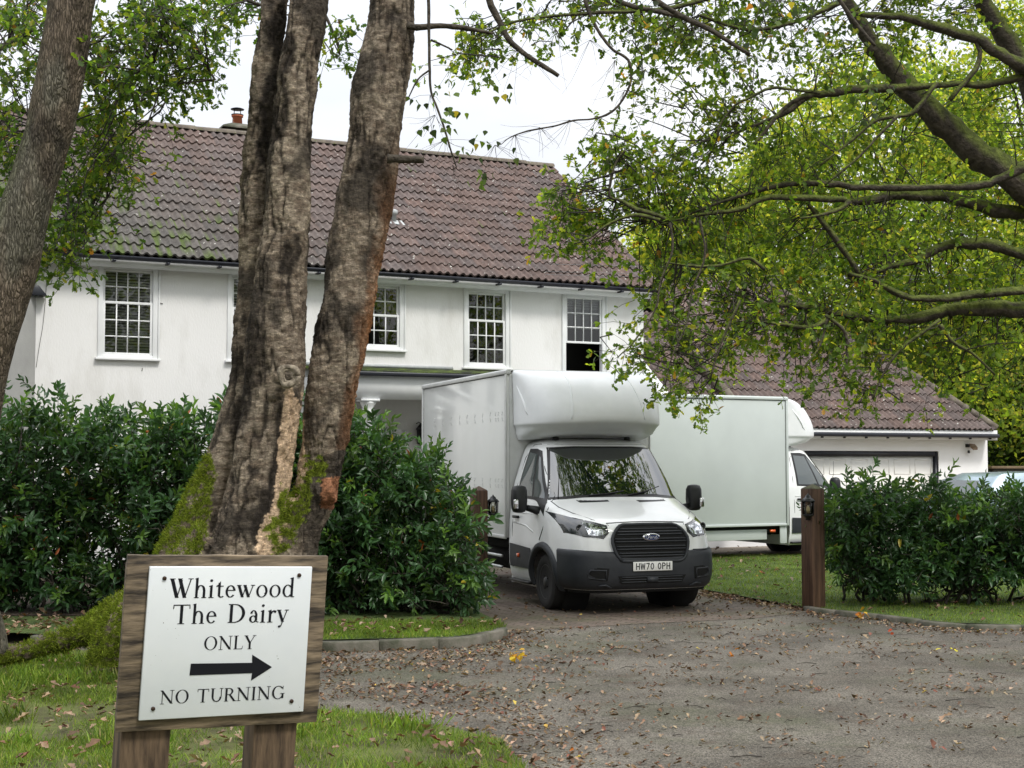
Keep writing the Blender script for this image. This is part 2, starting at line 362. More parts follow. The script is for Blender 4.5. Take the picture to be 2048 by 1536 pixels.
def kerb_run(name, pts, wdt, h, label, z0=-.02, seg=.6):
    """kerb stones of about seg metres along a line, one thing with each stone a part"""
    P = catmull([(p[0], p[1], 0) for p in pts], 12)
    L_ = [0]
    for a, b in zip(P, P[1:]): L_.append(L_[-1] + np.linalg.norm(b - a))
    P = np.array(P); L_ = np.array(L_); n = int(L_[-1] / seg)
    root = empty(name, tuple(P[0])); tag(root, label, 'kerb')
    for i in range(n):
        a, b = i * seg + .004, (i + 1) * seg - .004
        mb = MB(); vs = []
        ss = np.linspace(a, b, 4); X = np.interp(ss, L_, P[:, 0]); Y = np.interp(ss, L_, P[:, 1])
        jz = random.uniform(-.006, .006); jt = random.uniform(-.008, .008)
        for x, y, s in zip(X, Y, ss):
            x2, y2 = np.interp(s + .01, L_, P[:, 0]), np.interp(s + .01, L_, P[:, 1]); x1, y1 = np.interp(s - .01, L_, P[:, 0]), np.interp(s - .01, L_, P[:, 1])
            t = np.array([x2 - x1, y2 - y1]); t /= np.linalg.norm(t) + 1e-9; nn = np.array([-t[1], t[0]])
            for o_, zz in ((0, z0), (0, h - .015), (.012, h), (wdt, h), (wdt, z0)):
                vs.append((x + nn[0] * (o_ + jt) - P[0][0], y + nn[1] * (o_ + jt) - P[0][1], zz + (jz if zz > 0 else 0)))
        fs = []
        for k in range(3):
            for j in range(4): q = k * 5 + j; fs.append((q, q + 5, q + 6, q + 1))
        fs += [(0,1,2,3,4), (19,18,17,16,15)]
        mb.add(vs, fs); mb.build('kerb_stone', M['concrete'], root)
    return root
kerb_run('kerb', [g2(60,1292), g2(300,1300), g2(640,1305), g2(900,1297), g2(980,1287), g2(1016,1276), g2(1008,1263)], .11, .105, 'low grey concrete kerb in front of the tall laurel hedge')
kerb_run('kerb', [g2(1606,1222), g2(1650,1229), g2(1760,1241), g2(1900,1257), g2(2048,1262), (9, 15.2), (13, 15.4)], .09, .06, 'thin mossy kerb curving from the right gatepost along the lawn')

# ------------------------------------------------------------------ house
TH = math.atan(.4877); HK = 28.1
def wall_d(u, off=0.0):   # depth at which the photo column u meets the facade plane (off = metres inwards)
    q = (u - 1024) / F; return (HK + off / math.cos(TH)) / (1 - q * .4877)
W0 = np.array([(68 - 1024) / F * wall_d(68), wall_d(68)])
def S(u, off=0.0):
    d = wall_d(u, off); x = (u - 1024) / F * d
    return (x - W0[0]) * math.cos(TH) + (d - W0[1]) * math.sin(TH)
def Zh(u, v, off=0.0): return at(u, v, wall_d(u, off))[2]
LEN = S(1288)
house = empty('house', (W0[0], W0[1], 0), TH, 'white rendered two storey house with brown wavy tiled roof behind the trees', 'house')
ZE = Zh(1280, 586)      # wall top
def wall_holes(mb, x0, x1, z0, z1, holes, y=0.0, depth=.12):
    xs = sorted({x0, x1, *[h[0] for h in holes], *[h[1] for h in holes]}); zs = sorted({z0, z1, *[h[2] for h in holes], *[h[3] for h in holes]})
    for a, b in zip(xs, xs[1:]):
        for c, d in zip(zs, zs[1:]):
            mxx, mz = (a + b) / 2, (c + d) / 2
            if any(h[0] < mxx < h[1] and h[2] < mz < h[3] for h in holes): continue
            mb.add([(a,y,c),(b,y,c),(b,y,d),(a,y,d)], [(0,1,2,3)])
    for h in holes:
        a, b, c, d = h
        mb.add([(a,y,c),(b,y,c),(b,y,d),(a,y,d),(a,y+depth,c),(b,y+depth,c),(b,y+depth,d),(a,y+depth,d)], [(0,4,5,1),(1,5,6,2),(2,6,7,3),(3,7,4,0)])
def sash_window(sx0, sx1, z0, z1, rows_top, rows_bot, parent, blind=False, raised=0.0, cols=4, label=None):
    """whole box-sash window, face a little proud of the wall; returns its frame part"""
    f = MB(); fw = .085
    f.box(sx0, sx0+fw, -.03, .10, z0, z1); f.box(sx1-fw, sx1, -.03, .10, z0, z1); f.box(sx0+fw, sx1-fw, -.03, .10, z1-fw, z1); f.box(sx0+fw, sx1-fw, -.03, .10, z0, z0+.05)
    f.box(sx1+.003, sx1+.035, -.045, .0, z0, z1+.0)      # side moulding seen in the photo
    fr = f.build('window', M['trim'], parent, bevel=.004)
    if label: fr['label'] = label
    s = MB(); s.box(sx0-.04, sx1+.05, -.085, .0, z0-.045, z0-.002); s.build('sill', M['trim'], fr, bevel=.006)
    a, b = sx0+fw+.002, sx1-fw-.002; zt, zb = z1-fw-.002, z0+.052
    tot = rows_top + rows_bot; zm = zb + (zt - zb) * rows_bot / tot
    def sash(name, za, zc, y, rows):
        m = MB(); t_ = .042
        m.box(a, a+t_, y, y+.035, za, zc); m.box(b-t_, b, y, y+.035, za, zc); m.box(a+t_, b-t_, y, y+.035, za, za+t_); m.box(a+t_, b-t_, y, y+.035, zc-t_, zc)
        o = m.build(name, M['trim'], fr, bevel=.003)
        g = MB(); bw_ = .011
        A, B, C, D = a+t_, b-t_, za+t_, zc-t_
        for i in range(1, cols): x = A + (B-A)*i/cols; g.box(x-bw_, x+bw_, y+.008, y+.027, C, D)
        for i in range(1, rows):
            z = C + (D-C)*i/rows
            for j in range(cols): g.box(A+(B-A)*j/cols+(bw_ if j else 0), A+(B-A)*(j+1)/cols-(bw_ if j < cols-1 else 0), y+.008, y+.027, z-bw_, z+bw_)
        g.build('glazing_bars', M['trim'], fr)
        p = MB(); p.add([(A,y+.018,C),(B,y+.018,C),(B,y+.018,D),(A,y+.018,D)], [(0,1,2,3)]); p.build('pane', M['glass'], fr)
    sash('top_sash', zm, zt, .035, rows_top)
    sash('bottom_sash', zb + raised, zm + raised + .035, .0, rows_bot)
    if blind:
        m = MB(); z = zb
        zz = zt if blind is True else zt; lowz = zb if blind is True else zt - .20
        z = lowz
        while z < zz:
            m.add([(a,.085,z),(b,.085,z),(b,.115,z+.040),(a,.115,z+.040)], [(0,1,2,3)]); z += .052
        m.build('blind', M['blind'], fr)
    return fr
WIN = [(192,312,530,716,2,3,True,0), (452,578,547,722,2,3,True,0), (688,806,562,698,2,2,False,0), (927,1018,577,735,2,3,False,0), (1124,1211,590,752,2,3,.3,.62)]
holes = []; wins = []
for (u0, u1, v0, v1, rt, rb, bl, ra) in WIN:
    a, b = S(u0), S(u1); um = (u0+u1)/2; z1, z0 = Zh(um, v0), Zh(um, v1)
    wins.append((a, b, z0, z1, rt, rb, bl, ra)); holes.append((a+.02, b-.02, z0+.01, z1-.02))
# porch door opening and small window
pd0, pd1, pdz = S(728), S(792), 2.35
holes.append((pd0, pd1, .12, pdz))
wmb = MB(); wall_holes(wmb, 0, LEN, 0, ZE, holes)
HD = 9.0
wmb.add([(0,0,0),(0,HD,0),(0,HD,ZE),(0,0,ZE)], [(0,1,2,3)])
wmb.add([(LEN,0,0),(LEN,HD,0),(LEN,HD,ZE),(LEN,0,ZE)], [(3,2,1,0)])
wmb.add([(0,HD,0),(LEN,HD,0),(LEN,HD,ZE),(0,HD,ZE)], [(3,2,1,0)])
RD = 4.4
zr = at(1130, 338, wall_d(1130, RD))[2]
wmb.add([(LEN,0,ZE),(LEN,HD,ZE),(LEN,RD,zr-.12)], [(0,1,2)])
wmb.build('wall', M['render'], house)
ib = MB(); ib.box(.1, LEN-.1, .75, .8, .1, ZE-.1); ib.build('room_shade_panel', M['dark_room'], house)  # near-black sheet standing in for unlit rooms, darkens the panes
labs = ['tall sash window with closed slatted blind, left of the birch trunks', 'sash window half hidden by the birch trunk', 'shorter four-row sash window between the trunks and the van', 'dark five-row sash window above the van box', 'sash window with its lower sash pushed up']
for wv, lb in zip(wins, labs): sash_window(wv[0], wv[1], wv[2], wv[3], wv[4], wv[5], house, wv[6], wv[7], label=lb)

# wavy interlocking tiles, real geometry: rows of waves stepping down the slope
def tiles(name, parent, x0, x1, y0, z0, y1, z1, label=None, left=None, right=None, pitch=.165, gauge=.36, mossf=None, k=7):
    """slope from eave (y0,z0) to ridge (y1,z1) spanning x0..x1; left/right(t) -> x limits at slope fraction t"""
    SL = math.hypot(y1-y0, z1-z0); n = max(1, round(SL / gauge)); g = SL / n
    ey, ez = (y1-y0)/SL, (z1-z0)/SL; ny, nz_ = -ez, ey
    V = []; Fq = []; Cc = []
    nw = int(round((x1-x0)/pitch)) * k; xs = x0 + (x1-x0)*np.arange(nw+1)/nw
    ph = (xs - x0) / pitch % 1.0
    prof = .044 * np.where(ph < .62, np.sin(math.pi * ph / .62), -.18 * np.sin(math.pi * (ph - .62) / .38))
    for r in range(n):
        s0, s1 = r * g - .03, (r+1) * g + .02; t = (r + .5) / n
        la = left(t) if left else x0; ra = right(t) if right else x1
        sel = np.where((xs >= la - 1e-6) & (xs <= ra + 1e-6))[0]
        if len(sel) < 2: continue
        tid = np.floor((xs[sel] - x0) / (pitch * 2)).astype(int)
        rs = np.random.default_rng(1000 + r); var = rs.uniform(.84, 1.16, 400); hue = rs.uniform(-1, 1, 400); lift = rs.normal(0, .004, 400)
        base = len(V)
        for row, (s, h) in enumerate(((s0, .0), (s0 + .0, .046), (s1, .010))):
            for j, i_ in enumerate(sel):
                hh = prof[i_] + h + lift[tid[j] % 400]
                if row == 0: hh = prof[i_] + .004
                V.append((xs[i_], y0 + ey*s + ny*hh, z0 + ez*s + nz_*hh))
                v_ = var[tid[j] % 400]; hu = hue[tid[j] % 400]
                c = np.array([.114 + .010*hu, .083, .074 - .004*hu]) * v_
                if mossf:
                    mo = mossf(xs[i_], s / SL)
                    q = noise.noise(Vector((xs[i_]*2.2, s*2.2, 5.0))) * .5 + .5
                    q2 = noise.noise(Vector((xs[i_]*9, s*9, 2.0))) * .5 + .5
                    dk = np.array([.085,.078,.07]) * v_; c = c * (1 - min(1, mo*1.2)) + dk * min(1, mo*1.2)
                    # moss gathers in the troughs
                    if q*.40 + q2*.60 + (.08 if ph[i_] > .55 else 0) + (.05 if row < 2 else 0) + mo * .22 > .84: c = np.array([.06, .085, .018]) * (.5 + q2)
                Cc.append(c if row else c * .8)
        m_ = len(sel)
        for row in range(2):
            for j in range(m_ - 1):
                a_ = base + row*m_ + j; Fq.append((a_, a_+1, a_+m_+1, a_+m_))
    o = mesh_np(name, np.array(V), [i for q in Fq for i in q], [4]*len(Fq), M['tile'], parent, np.array(Cc), True)
    m = o.modifiers.new('edge', 'EDGE_SPLIT'); m.split_angle = R(50)
    if label: o['label'] = label
    return o
EY, EZ = -.34, ZE - .02        # eave drip line
mossf = lambda x, t: max(0, 1 - x / 7.5) * max(0, 1.05 - t) * 1.2
zrid = zr
roof = tiles('roof', house, -4.2, LEN + .12, EY, EZ + .10, RD, zrid, mossf=mossf)
tb = MB(); tb.add([(-4.2,EY+.03,EZ+.055),(LEN+.1,EY+.03,EZ+.055),(LEN+.1,RD,zrid-.05),(-4.2,RD,zrid-.05)], [(0,1,2,3)])
tb.add([(-4.2,RD,zrid-.05),(LEN+.1,RD,zrid-.05),(LEN+.1,2*RD-EY,EZ+.05),(-4.2,2*RD-EY,EZ+.05)], [(0,1,2,3)])
tb.build('roof_underlay', M['matt_black'], roof)
rt = MB(); xx = -4.2
while xx < LEN + .1:
    prof = [(.0 + .125*math.cos(a), .0 + .10*math.sin(a)) for a in np.linspace(0, math.pi, 9)]
    n9 = len(prof); j = random.uniform(-.006,.006)
    x_2 = min(xx + .44, LEN + .14)
    rt.add([(xx, RD+p, zrid+q+.0+j) for p, q in prof] + [(x_2, RD+p*1.05, zrid+q*1.08+j) for p, q in prof], [(i, i+1, n9+i+1, n9+i) for i in range(n9-1)] + [list(range(n9))])
    xx += .44
M['ridge'] = mat('ridge_tile', (.10,.082,.07), (.17,.145,.11), 6, .9, bump=.01, bscale=40, speck=[(14,.25,(.12,.13,.05),.5),(24,.16,(.34,.34,.31),.52)])
rt.build('ridge_tiles', M['ridge'], roof)
# verge at the gable end
vg = MB(); sl = math.hypot(RD-EY, zrid-EZ-.1)
vg.prism([(EY, EZ+.0), (EY, EZ+.12), (RD, zrid+.03), (RD, zrid-.12)], 'x', LEN+.10, LEN+.15); vg.build('verge', M['trim'], house)
# fascia, gutter
fs_ = MB(); fs_.box(-.2, LEN+.12, EY+.045, EY+.07, EZ-.13, EZ+.07); fs_.box(-.2, LEN+.12, EY+.07, 0, EZ-.03, EZ-.01); fs_.build('fascia', M['trim'], house)
gu = MB(); pr_ = [(EY-.075+.06*math.cos(a), EZ+.05+.065*math.sin(a)) for a in np.linspace(math.pi, 2*math.pi, 9)]
pr_ += [(EY-.02, EZ+.05), (EY-.025, EZ+.055), (EY-.075, EZ+.0), (EY-.13, EZ+.055)]
gu.prism(pr_[::-1], 'x', -.25, LEN+.16)
gut = gu.build('gutter', M['black_plastic'], house, smooth=False)
gb = MB(); x = .3
while x < LEN: gb.box(x-.025, x+.025, EY-.145, EY+.044, EZ-.05, EZ-.018); x += .93
gb.split('gutter_bracket', M['black_plastic'], gut)
# chimney
sx, sy = S(468, RD+1.2), RD+1.2
zc = at(465, 258, wall_d(465, RD+1.2))[2]
ch = MB(); ch.box(sx-.33, sx+.33, sy-.3, sy+.3, ZE, zc-.02); chm = ch.build('chimney', M['brick'], roof, bevel=.01)
cc = MB(); cc.add([(sx-.42,sy-.4,zc-.06),(sx+.42,sy-.4,zc-.06),(sx+.42,sy+.4,zc-.06),(sx-.42,sy+.4,zc-.06),(sx-.42,sy-.4,zc-.02),(sx+.42,sy-.4,zc-.02),(sx+.42,sy+.4,zc-.02),(sx-.42,sy+.4,zc-.02),(sx-.16,sy-.16,zc+.10),(sx+.16,sy-.16,zc+.10),(sx+.16,sy+.16,zc+.10),(sx-.16,sy+.16,zc+.10)],
   [(0,1,5,4),(1,2,6,5),(2,3,7,6),(3,0,4,7),(4,5,9,8),(5,6,10,9),(6,7,11,10),(7,4,8,11),(8,9,10,11)]); cc.build('chimney_cap', M['concrete'], roof)
cp = MB(); cp.lathe([(.115,zc+.09),(.105,zc+.27),(.13,zc+.275),(.13,zc+.31),(.10,zc+.315)], (sx,sy,0), 20); cp.build('chimney_pot', M['terracotta'], roof, smooth=False)
cw = MB(); cw.lathe([(.135,zc+.31),(.14,zc+.33),(.10,zc+.335)], (sx,sy,0), 20)
for a in range(4): t = a*math.pi/2+.5; cw.tube([(sx+.10*math.cos(t),sy+.10*math.sin(t),zc+.32),(sx+.10*math.cos(t),sy+.10*math.sin(t),zc+.45)], .008, 5)
cw.lathe([(.15,zc+.445),(.155,zc+.455),(.09,zc+.48),(.01,zc+.49)], (sx,sy,0), 20); cw.build('chimney_cowl', M['black_plastic'], roof)
# roof vent pipe
vs_, vt_ = S(786, 1.6), .36
vy, vz = EY + (RD-EY)*vt_, EZ+.1 + (zrid-EZ-.1)*vt_
for _ in range(6):
    vs_ = S(786, vy)
M['lead'] = mat('grey_lead', (.36,.38,.39), (.46,.48,.48), 12, .5)
vp = MB(); vp.lathe([(.05,vz-.1),(.05,vz+.17),(.075,vz+.175),(.075,vz+.26),(.04,vz+.28)], (vs_,vy,0), 16)
vp.add([(vs_-.16,vy-.12,vz-.03),(vs_+.2,vy-.14,vz-.05),(vs_+.16,vy+.10,vz+.13),(vs_-.12,vy+.10,vz+.13)], [(0,1,2,3)]); vp.build('vent_pipe', M['lead'], roof)

# porch
p0, p1 = S(600), S(1040); PO = -1.7
zt_ = Zh(820, 737)
def zo(u, v): return at(u, v, wall_d(u, PO))[2]
zf = zo(900, 748)
pr = MB(); pr.add([(p0,0,zt_),(p1,0,zt_),(p1,PO,zf+.02),(p0,PO,zf+.02),(p0,0,zt_-.05),(p1,0,zt_-.05),(p1,PO,zf-.03),(p0,PO,zf-.03)], [(0,3,2,1),(4,5,6,7),(0,4,7,3),(1,2,6,5),(3,7,6,2)])
M['mossroof'] = mat('mossy_felt', (.015,.018,.010), (.09,.13,.018), 5, .95, bump=.03, bscale=30, lo=.45, hi=.6)
prf = pr.build('porch_roof', M['mossroof'], house)
fl = MB(); fl.box(p0, S(905), -.03, -.002, zt_+.0, zt_+.06); fl.build('flashing', M['lead'], prf)
pg = MB(); pg.box(p0-.02, p1+.02, PO-.10, PO-.002, zf-.075, zf+.0); pg.build('porch_gutter', M['black_plastic'], prf, bevel=.02)
zb1 = zo(830, 799)
pb = MB(); pb.box(p0+.05, p1-.05, PO+.03, PO+.28, zb1, zf-.04); pb.box(p0+.05, p0+.3, PO+.28, 0, zb1, zf-.04); pb.box(p1-.3, p1-.05, PO+.28, 0, zb1, zf-.04)
pb.box(p0+.3, p1-.3, PO+.28, 0, zf-.08, zf-.05); pb.build('porch_beam', M['trim'], house)
uc = 735
for ucx in (736, 1000):
    cx_ = S(ucx, PO+.15); cb = MB()
    cb.box(cx_-.17, cx_+.17, PO-.0, PO+.30, zb1-.05, zb1-.002)
    cb.lathe([(.15,.12),(.15,.2),(.125,.22),(.105,zb1-.26),(.12,zb1-.245),(.108,zb1-.22),(.108,zb1-.14),(.14,zb1-.085),(.15,zb1-.052)], (cx_, PO+.15, 0), 28)
    cb.box(cx_-.16, cx_+.16, PO, PO+.3, 0, .12); cb.build('porch_column', M['trim'], house)
# front door behind the hedge
fd = MB(); fd.box(pd0-.12, pd0, -.04, .06, .0, pdz+.12); fd.box(pd1, pd1+.12, -.04, .06, 0, pdz+.12); fd.box(pd0, pd1, -.04, .06, pdz, pdz+.12); fd.box(pd1+.16, pd1+.24, -.06, 0, 0, pdz+.1)
dr = fd.build('front_door', M['trim'], house, bevel=.006)
fb = MB(); w_ = (pd1-pd0)
for i in range(0, 4): x = pd0 + w_*i/3; fb.box(x-.03, x+.03, .02, .06, 1.1, pdz)
for z in (1.1, 1.5, 1.95, pdz-.02): 
    for i in range(3): fb.box(pd0+w_*i/3+.031, pd0+w_*(i+1)/3-.031, .02, .06, z-.02, z+.02)
fb.box(pd0, pd1, .02, .06, .12, 1.08); fb.build('door_leaf', M['trim'], dr)
dp = MB(); dp.add([(pd0,.05,1.1),(pd1,.05,1.1),(pd1,.05,pdz),(pd0,.05,pdz)], [(0,1,2,3)]); dp.build('pane', M['glass'], dr)

# left wing, mostly behind the leaning oak
wg = MB(); wg.add([(-1.6,-2.7,0),(-.004,-.004,0),(-.004,-.004,ZE-.05),(-1.6,-2.7,ZE-.05)], [(0,1,2,3)]); wg.add([(-7,-2.7,0),(-1.6,-2.7,0),(-1.6,-2.7,ZE-.1),(-7,-2.7,ZE-.1)], [(0,1,2,3)])
M['render_shaded'] = mat('shaded_wing_render', (.30,.30,.29), (.38,.38,.365), 1.2, .85, bump=.004, bscale=40, detail=6)  # house render again, with the wing's shade put into the colour
wgo = wg.build('wing_wall', M['render_shaded'], house)
wr = MB(); wr.add([(-1.5,-2.9,ZE-.12),(-.1,-.36,ZE-.04),(-2.6,2.4,ZE+2.0),(-4.0,0,ZE+2.0),(-7,-2.9,ZE-.12)], [(0,1,2,3),(0,3,4)])
wr.build('wing_roof', M['ridge'], house)

def ivy():
    mb = MB(); u = [(88,552),(86,600),(82,650),(76,690),(70,735)]
    P = [(S(a), -.012, Zh(a, b)) for a, b in u]; mb.tube(catmull(P, 4), .004, 5)
    P = [(S(a), -.012, Zh(a, b)) for a, b in [(316,606),(322,608)]]; mb.tube(P, .006, 5)
    P = [(S(a), -.012, Zh(a, b)) for a, b in [(283,736),(282,742)]]; mb.tube(P, .006, 5)
    return mb
ivy().split('wall_cable', M['twig'], house)

# ------------------------------------------------------------------ garage
ga0, ga1 = LEN + .003, S(1974)
zg = Zh(1960, 871)
gx = lambda s: s - ga0
Wg = np.array([W0[0] + ga0*math.cos(TH), W0[1] + ga0*math.sin(TH)])
garage = empty('garage', (Wg[0], Wg[1], 0), TH, 'low white garage with brown tiled roof behind the second van', 'garage')
gl = gx(ga1); gd0, gd1 = gx(S(1560)), gx(S(1876)); gdz = Zh(1750, 902)
gm = MB(); wall_holes(gm, 0, gl, 0, zg+.05, [(gd0, gd1, 0, gdz)], depth=.15)
gm.add([(gl,0,0),(gl,7,0),(gl,7,zg+.05),(gl,0,zg+.05)], [(0,1,2,3)]); gm.add([(0,7,0),(gl,7,0),(gl,7,zg+.05),(0,7,zg+.05)], [(3,2,1,0)])
M['render_bright'] = mat('paler_white_render', (.84,.84,.85), (.88,.88,.89), 1.0, .8, bump=.003, bscale=40)  # paler than the house render
gm.build('wall', M['render_bright'], garage)
gf = MB(); gf.box(gd0+.002, gd0+.09, .02, .12, 0, gdz-.002); gf.box(gd1-.09, gd1-.002, .02, .12, 0, gdz-.002); gf.box(gd0+.09, gd1-.09, .02, .12, gdz-.12, gdz-.002); gf.build('door_frame', M['black_plastic'], garage)
gdm = MB(); A_, B_ = gd0+.091, gd1-.091; np_ = 7; pw = (B_-A_)/np_
gdm.box(A_, B_, .09, .13, .01, gdz-.122)
for i in range(np_):
    for j in range(4):
        x0 = A_+pw*i+.07; x1 = A_+pw*(i+1)-.07; h_ = (gdz-.14)/4; z0 = .02+h_*j+.07; z1 = z0+h_-.14
        for (q0,q1,r0,r1) in ((x0,x1,z0,z0+.018),(x0,x1,z1-.018,z1),(x0,x0+.018,z0+.018,z1-.018),(x1-.018,x1,z0+.018,z1-.018)): gdm.box(q0,q1,.085,.0898,r0,r1)
        pass
M['garage_door'] = mat('cream_white_door', (.82,.81,.77), (.85,.84,.80), 2, .45)
gdm.build('garage_door', M['garage_door'], garage)
gey, gez = -.38, zg + .0
ge1 = gx(S(1993, -.38)); grd = 4.6; gzr = gez + .1 + (grd-gey)*.78
rx = lambda t: ge1 + (-2.9) * t
lx0 = gx(S(1500, -.3))
groof = tiles('roof', garage, lx0, ge1 - 0.0, gey, gez+.12, grd, gzr, right=rx, left=lambda t: lx0 + .0*t)
hm = MB(); hp = [(rx(t), gey+(grd-gey)*t, gez+.17+(gzr-gez-.12)*t) for t in np.linspace(-.0, 1, 16)]
for a, b in zip(hp, hp[1:]): hm.tube([a, b], [.085, .10], 10)
hm.build('hip_tiles', M['ridge'], groof, smooth=True)
hm = MB(); hp = [(lx0, gey+(grd-gey)*t, gez+.15+(gzr-gez-.12)*t) for t in np.linspace(.0, 1, 16)]
for a, b in zip(hp, hp[1:]): hm.tube([a, b], [.10, .12], 10)
hm.build('hip_tiles', M['ridge'], groof, smooth=True)
gu_ = MB(); rxe = rx(1)
gu_.add([(lx0,gey+.03,gez+.06),(ge1-.05,gey+.03,gez+.06),(rxe,grd,gzr-.05),(lx0,grd,gzr-.05),(ge1,7,gez+.06),(lx0,2*grd-gey,gez+.06)], [(0,1,2,3),(1,4,2),(3,2,4,5)])
gu_.build('roof_underlay', M['matt_black'], groof)
# lower link roof between house and garage
link_ = tiles('link_roof', garage, .12, lx0, gey+.25, gez+.05, grd-1.2, gzr-1.05)
lu = MB(); lu.add([(.1,gey+.28,gez-.0),(lx0,gey+.28,gez-.0),(lx0,grd-1.2,gzr-1.12),(.1,grd-1.2,gzr-1.12)], [(0,1,2,3)]); lu.build('roof_underlay', M['matt_black'], link_)
wq = MB(); q0 = gx(S(1338)); wq.prism([(gey+.2, gez+.1),(gey+.2, gez+.45),(gey+2.6, gez+2.2),(gey+2.6, gez+1.0)], 'x', q0, q0+.25); wq.build('parapet', M['trim'], garage)
gf2 = MB(); gf2.box(0, ge1+.02, gey-.0, gey+.03, gez-.12, gez+.115); gf2.box(0, ge1+.02, gey+.03, 0, gez-.11, gez-.08); gf2.build('fascia', M['trim'], garage)
gg = MB(); gg.box(lx0-.5, ge1-.0, gey-.11, gey-.002, gez-.065, gez+.03); gx_ = gg.build('gutter', M['black_plastic'], garage, bevel=.03)
gb = MB(); x = lx0
while x < ge1-.2: gb.box(x-.02, x+.02, gey-.05, gey-.002, gez-.10, gez-.067); x += .62
gb.split('gutter_bracket', M['black_plastic'], gx_)
# security light on the garage wall
sl_s = S(1938); p_ = at(1938, 893, wall_d(1938, -.05))
sl = empty('security_light', (p_[0], p_[1], p_[2]), TH, 'small bronze floodlight with sensor high on the garage wall corner', 'floodlight')
a_ = MB(); a_.box(-.07,.03,0,.05,-.02,.06); a_.tube([(-.02,0,.02),(0,-.07,.03)], .012, 6); a_.build('bracket', M['lamp_black'], sl, bevel=.004)
a_ = MB(); a_.add([(-.04,-.14,-.04),(.14,-.14,-.02),(.14,-.05,.06),(-.04,-.05,.07),(-.02,-.16,-.09),(.12,-.16,-.08),(.12,-.06,-.02),(-.02,-.06,-.02)], [(0,1,2,3),(4,7,6,5),(0,4,5,1),(1,5,6,2),(2,6,7,3),(3,7,4,0)]); a_.build('lamp_head', mat('bronze_metal', (.16,.10,.05), (.3,.24,.17), 8, .4, metal=.4), sl, bevel=.004)
a_ = MB(); a_.lathe([(.03,-.16),(.03,-.10),(.015,-.09)], (-.04,-.03,0), 12); a_.build('sensor', M['lamp_black'], sl)
# lamp under porch wall and wedge lamp on the left wing
p_ = at(842, 862, wall_d(842, -.12)); wl = empty('wall_lantern', tuple(p_), TH, 'black carriage lantern on the porch wall beside the van box', 'lantern')
a_ = MB(); a_.lathe([(.02,-.26),(.045,-.22),(.085,-.14),(.09,.02),(.11,.03),(.06,.10),(.02,.15)], (0,0,0), 8); a_.build('lantern_body', M['lamp_black'], wl)
a_ = MB(); a_.box(-.03,.03,.06,.12,-.25,-.05); a_.tube([(0,.1,-.15),(0,.05,-.28),(0,0,-.25)], .012, 6); a_.build('bracket', M['lamp_black'], wl); a_ = MB(); a_.tube([(-.0,.0,.14),(-.05,0,.17),(-.1,0,.14)], .01, 6); a_.build('hook', M['lamp_black'], wl)
p_ = at(70, 586, wall_d(70, -.14)); wl = empty('wall_light', tuple(p_), TH, 'black wedge-shaped downlight on the shaded wing wall at far left', 'wall light')
a_ = MB(); a_.prism([(-.16,-.05),(.19,-.05),(.05,.12),(-.06,.12)], 'y', -.12, .1); a_.build('lamp_shade', M['black_plastic'], wl, bevel=.01)
a_ = MB(); a_.box(-.14,.12,-.09,.07,-.075,-.051); a_.build('lamp_lens', M['glass'], wl)
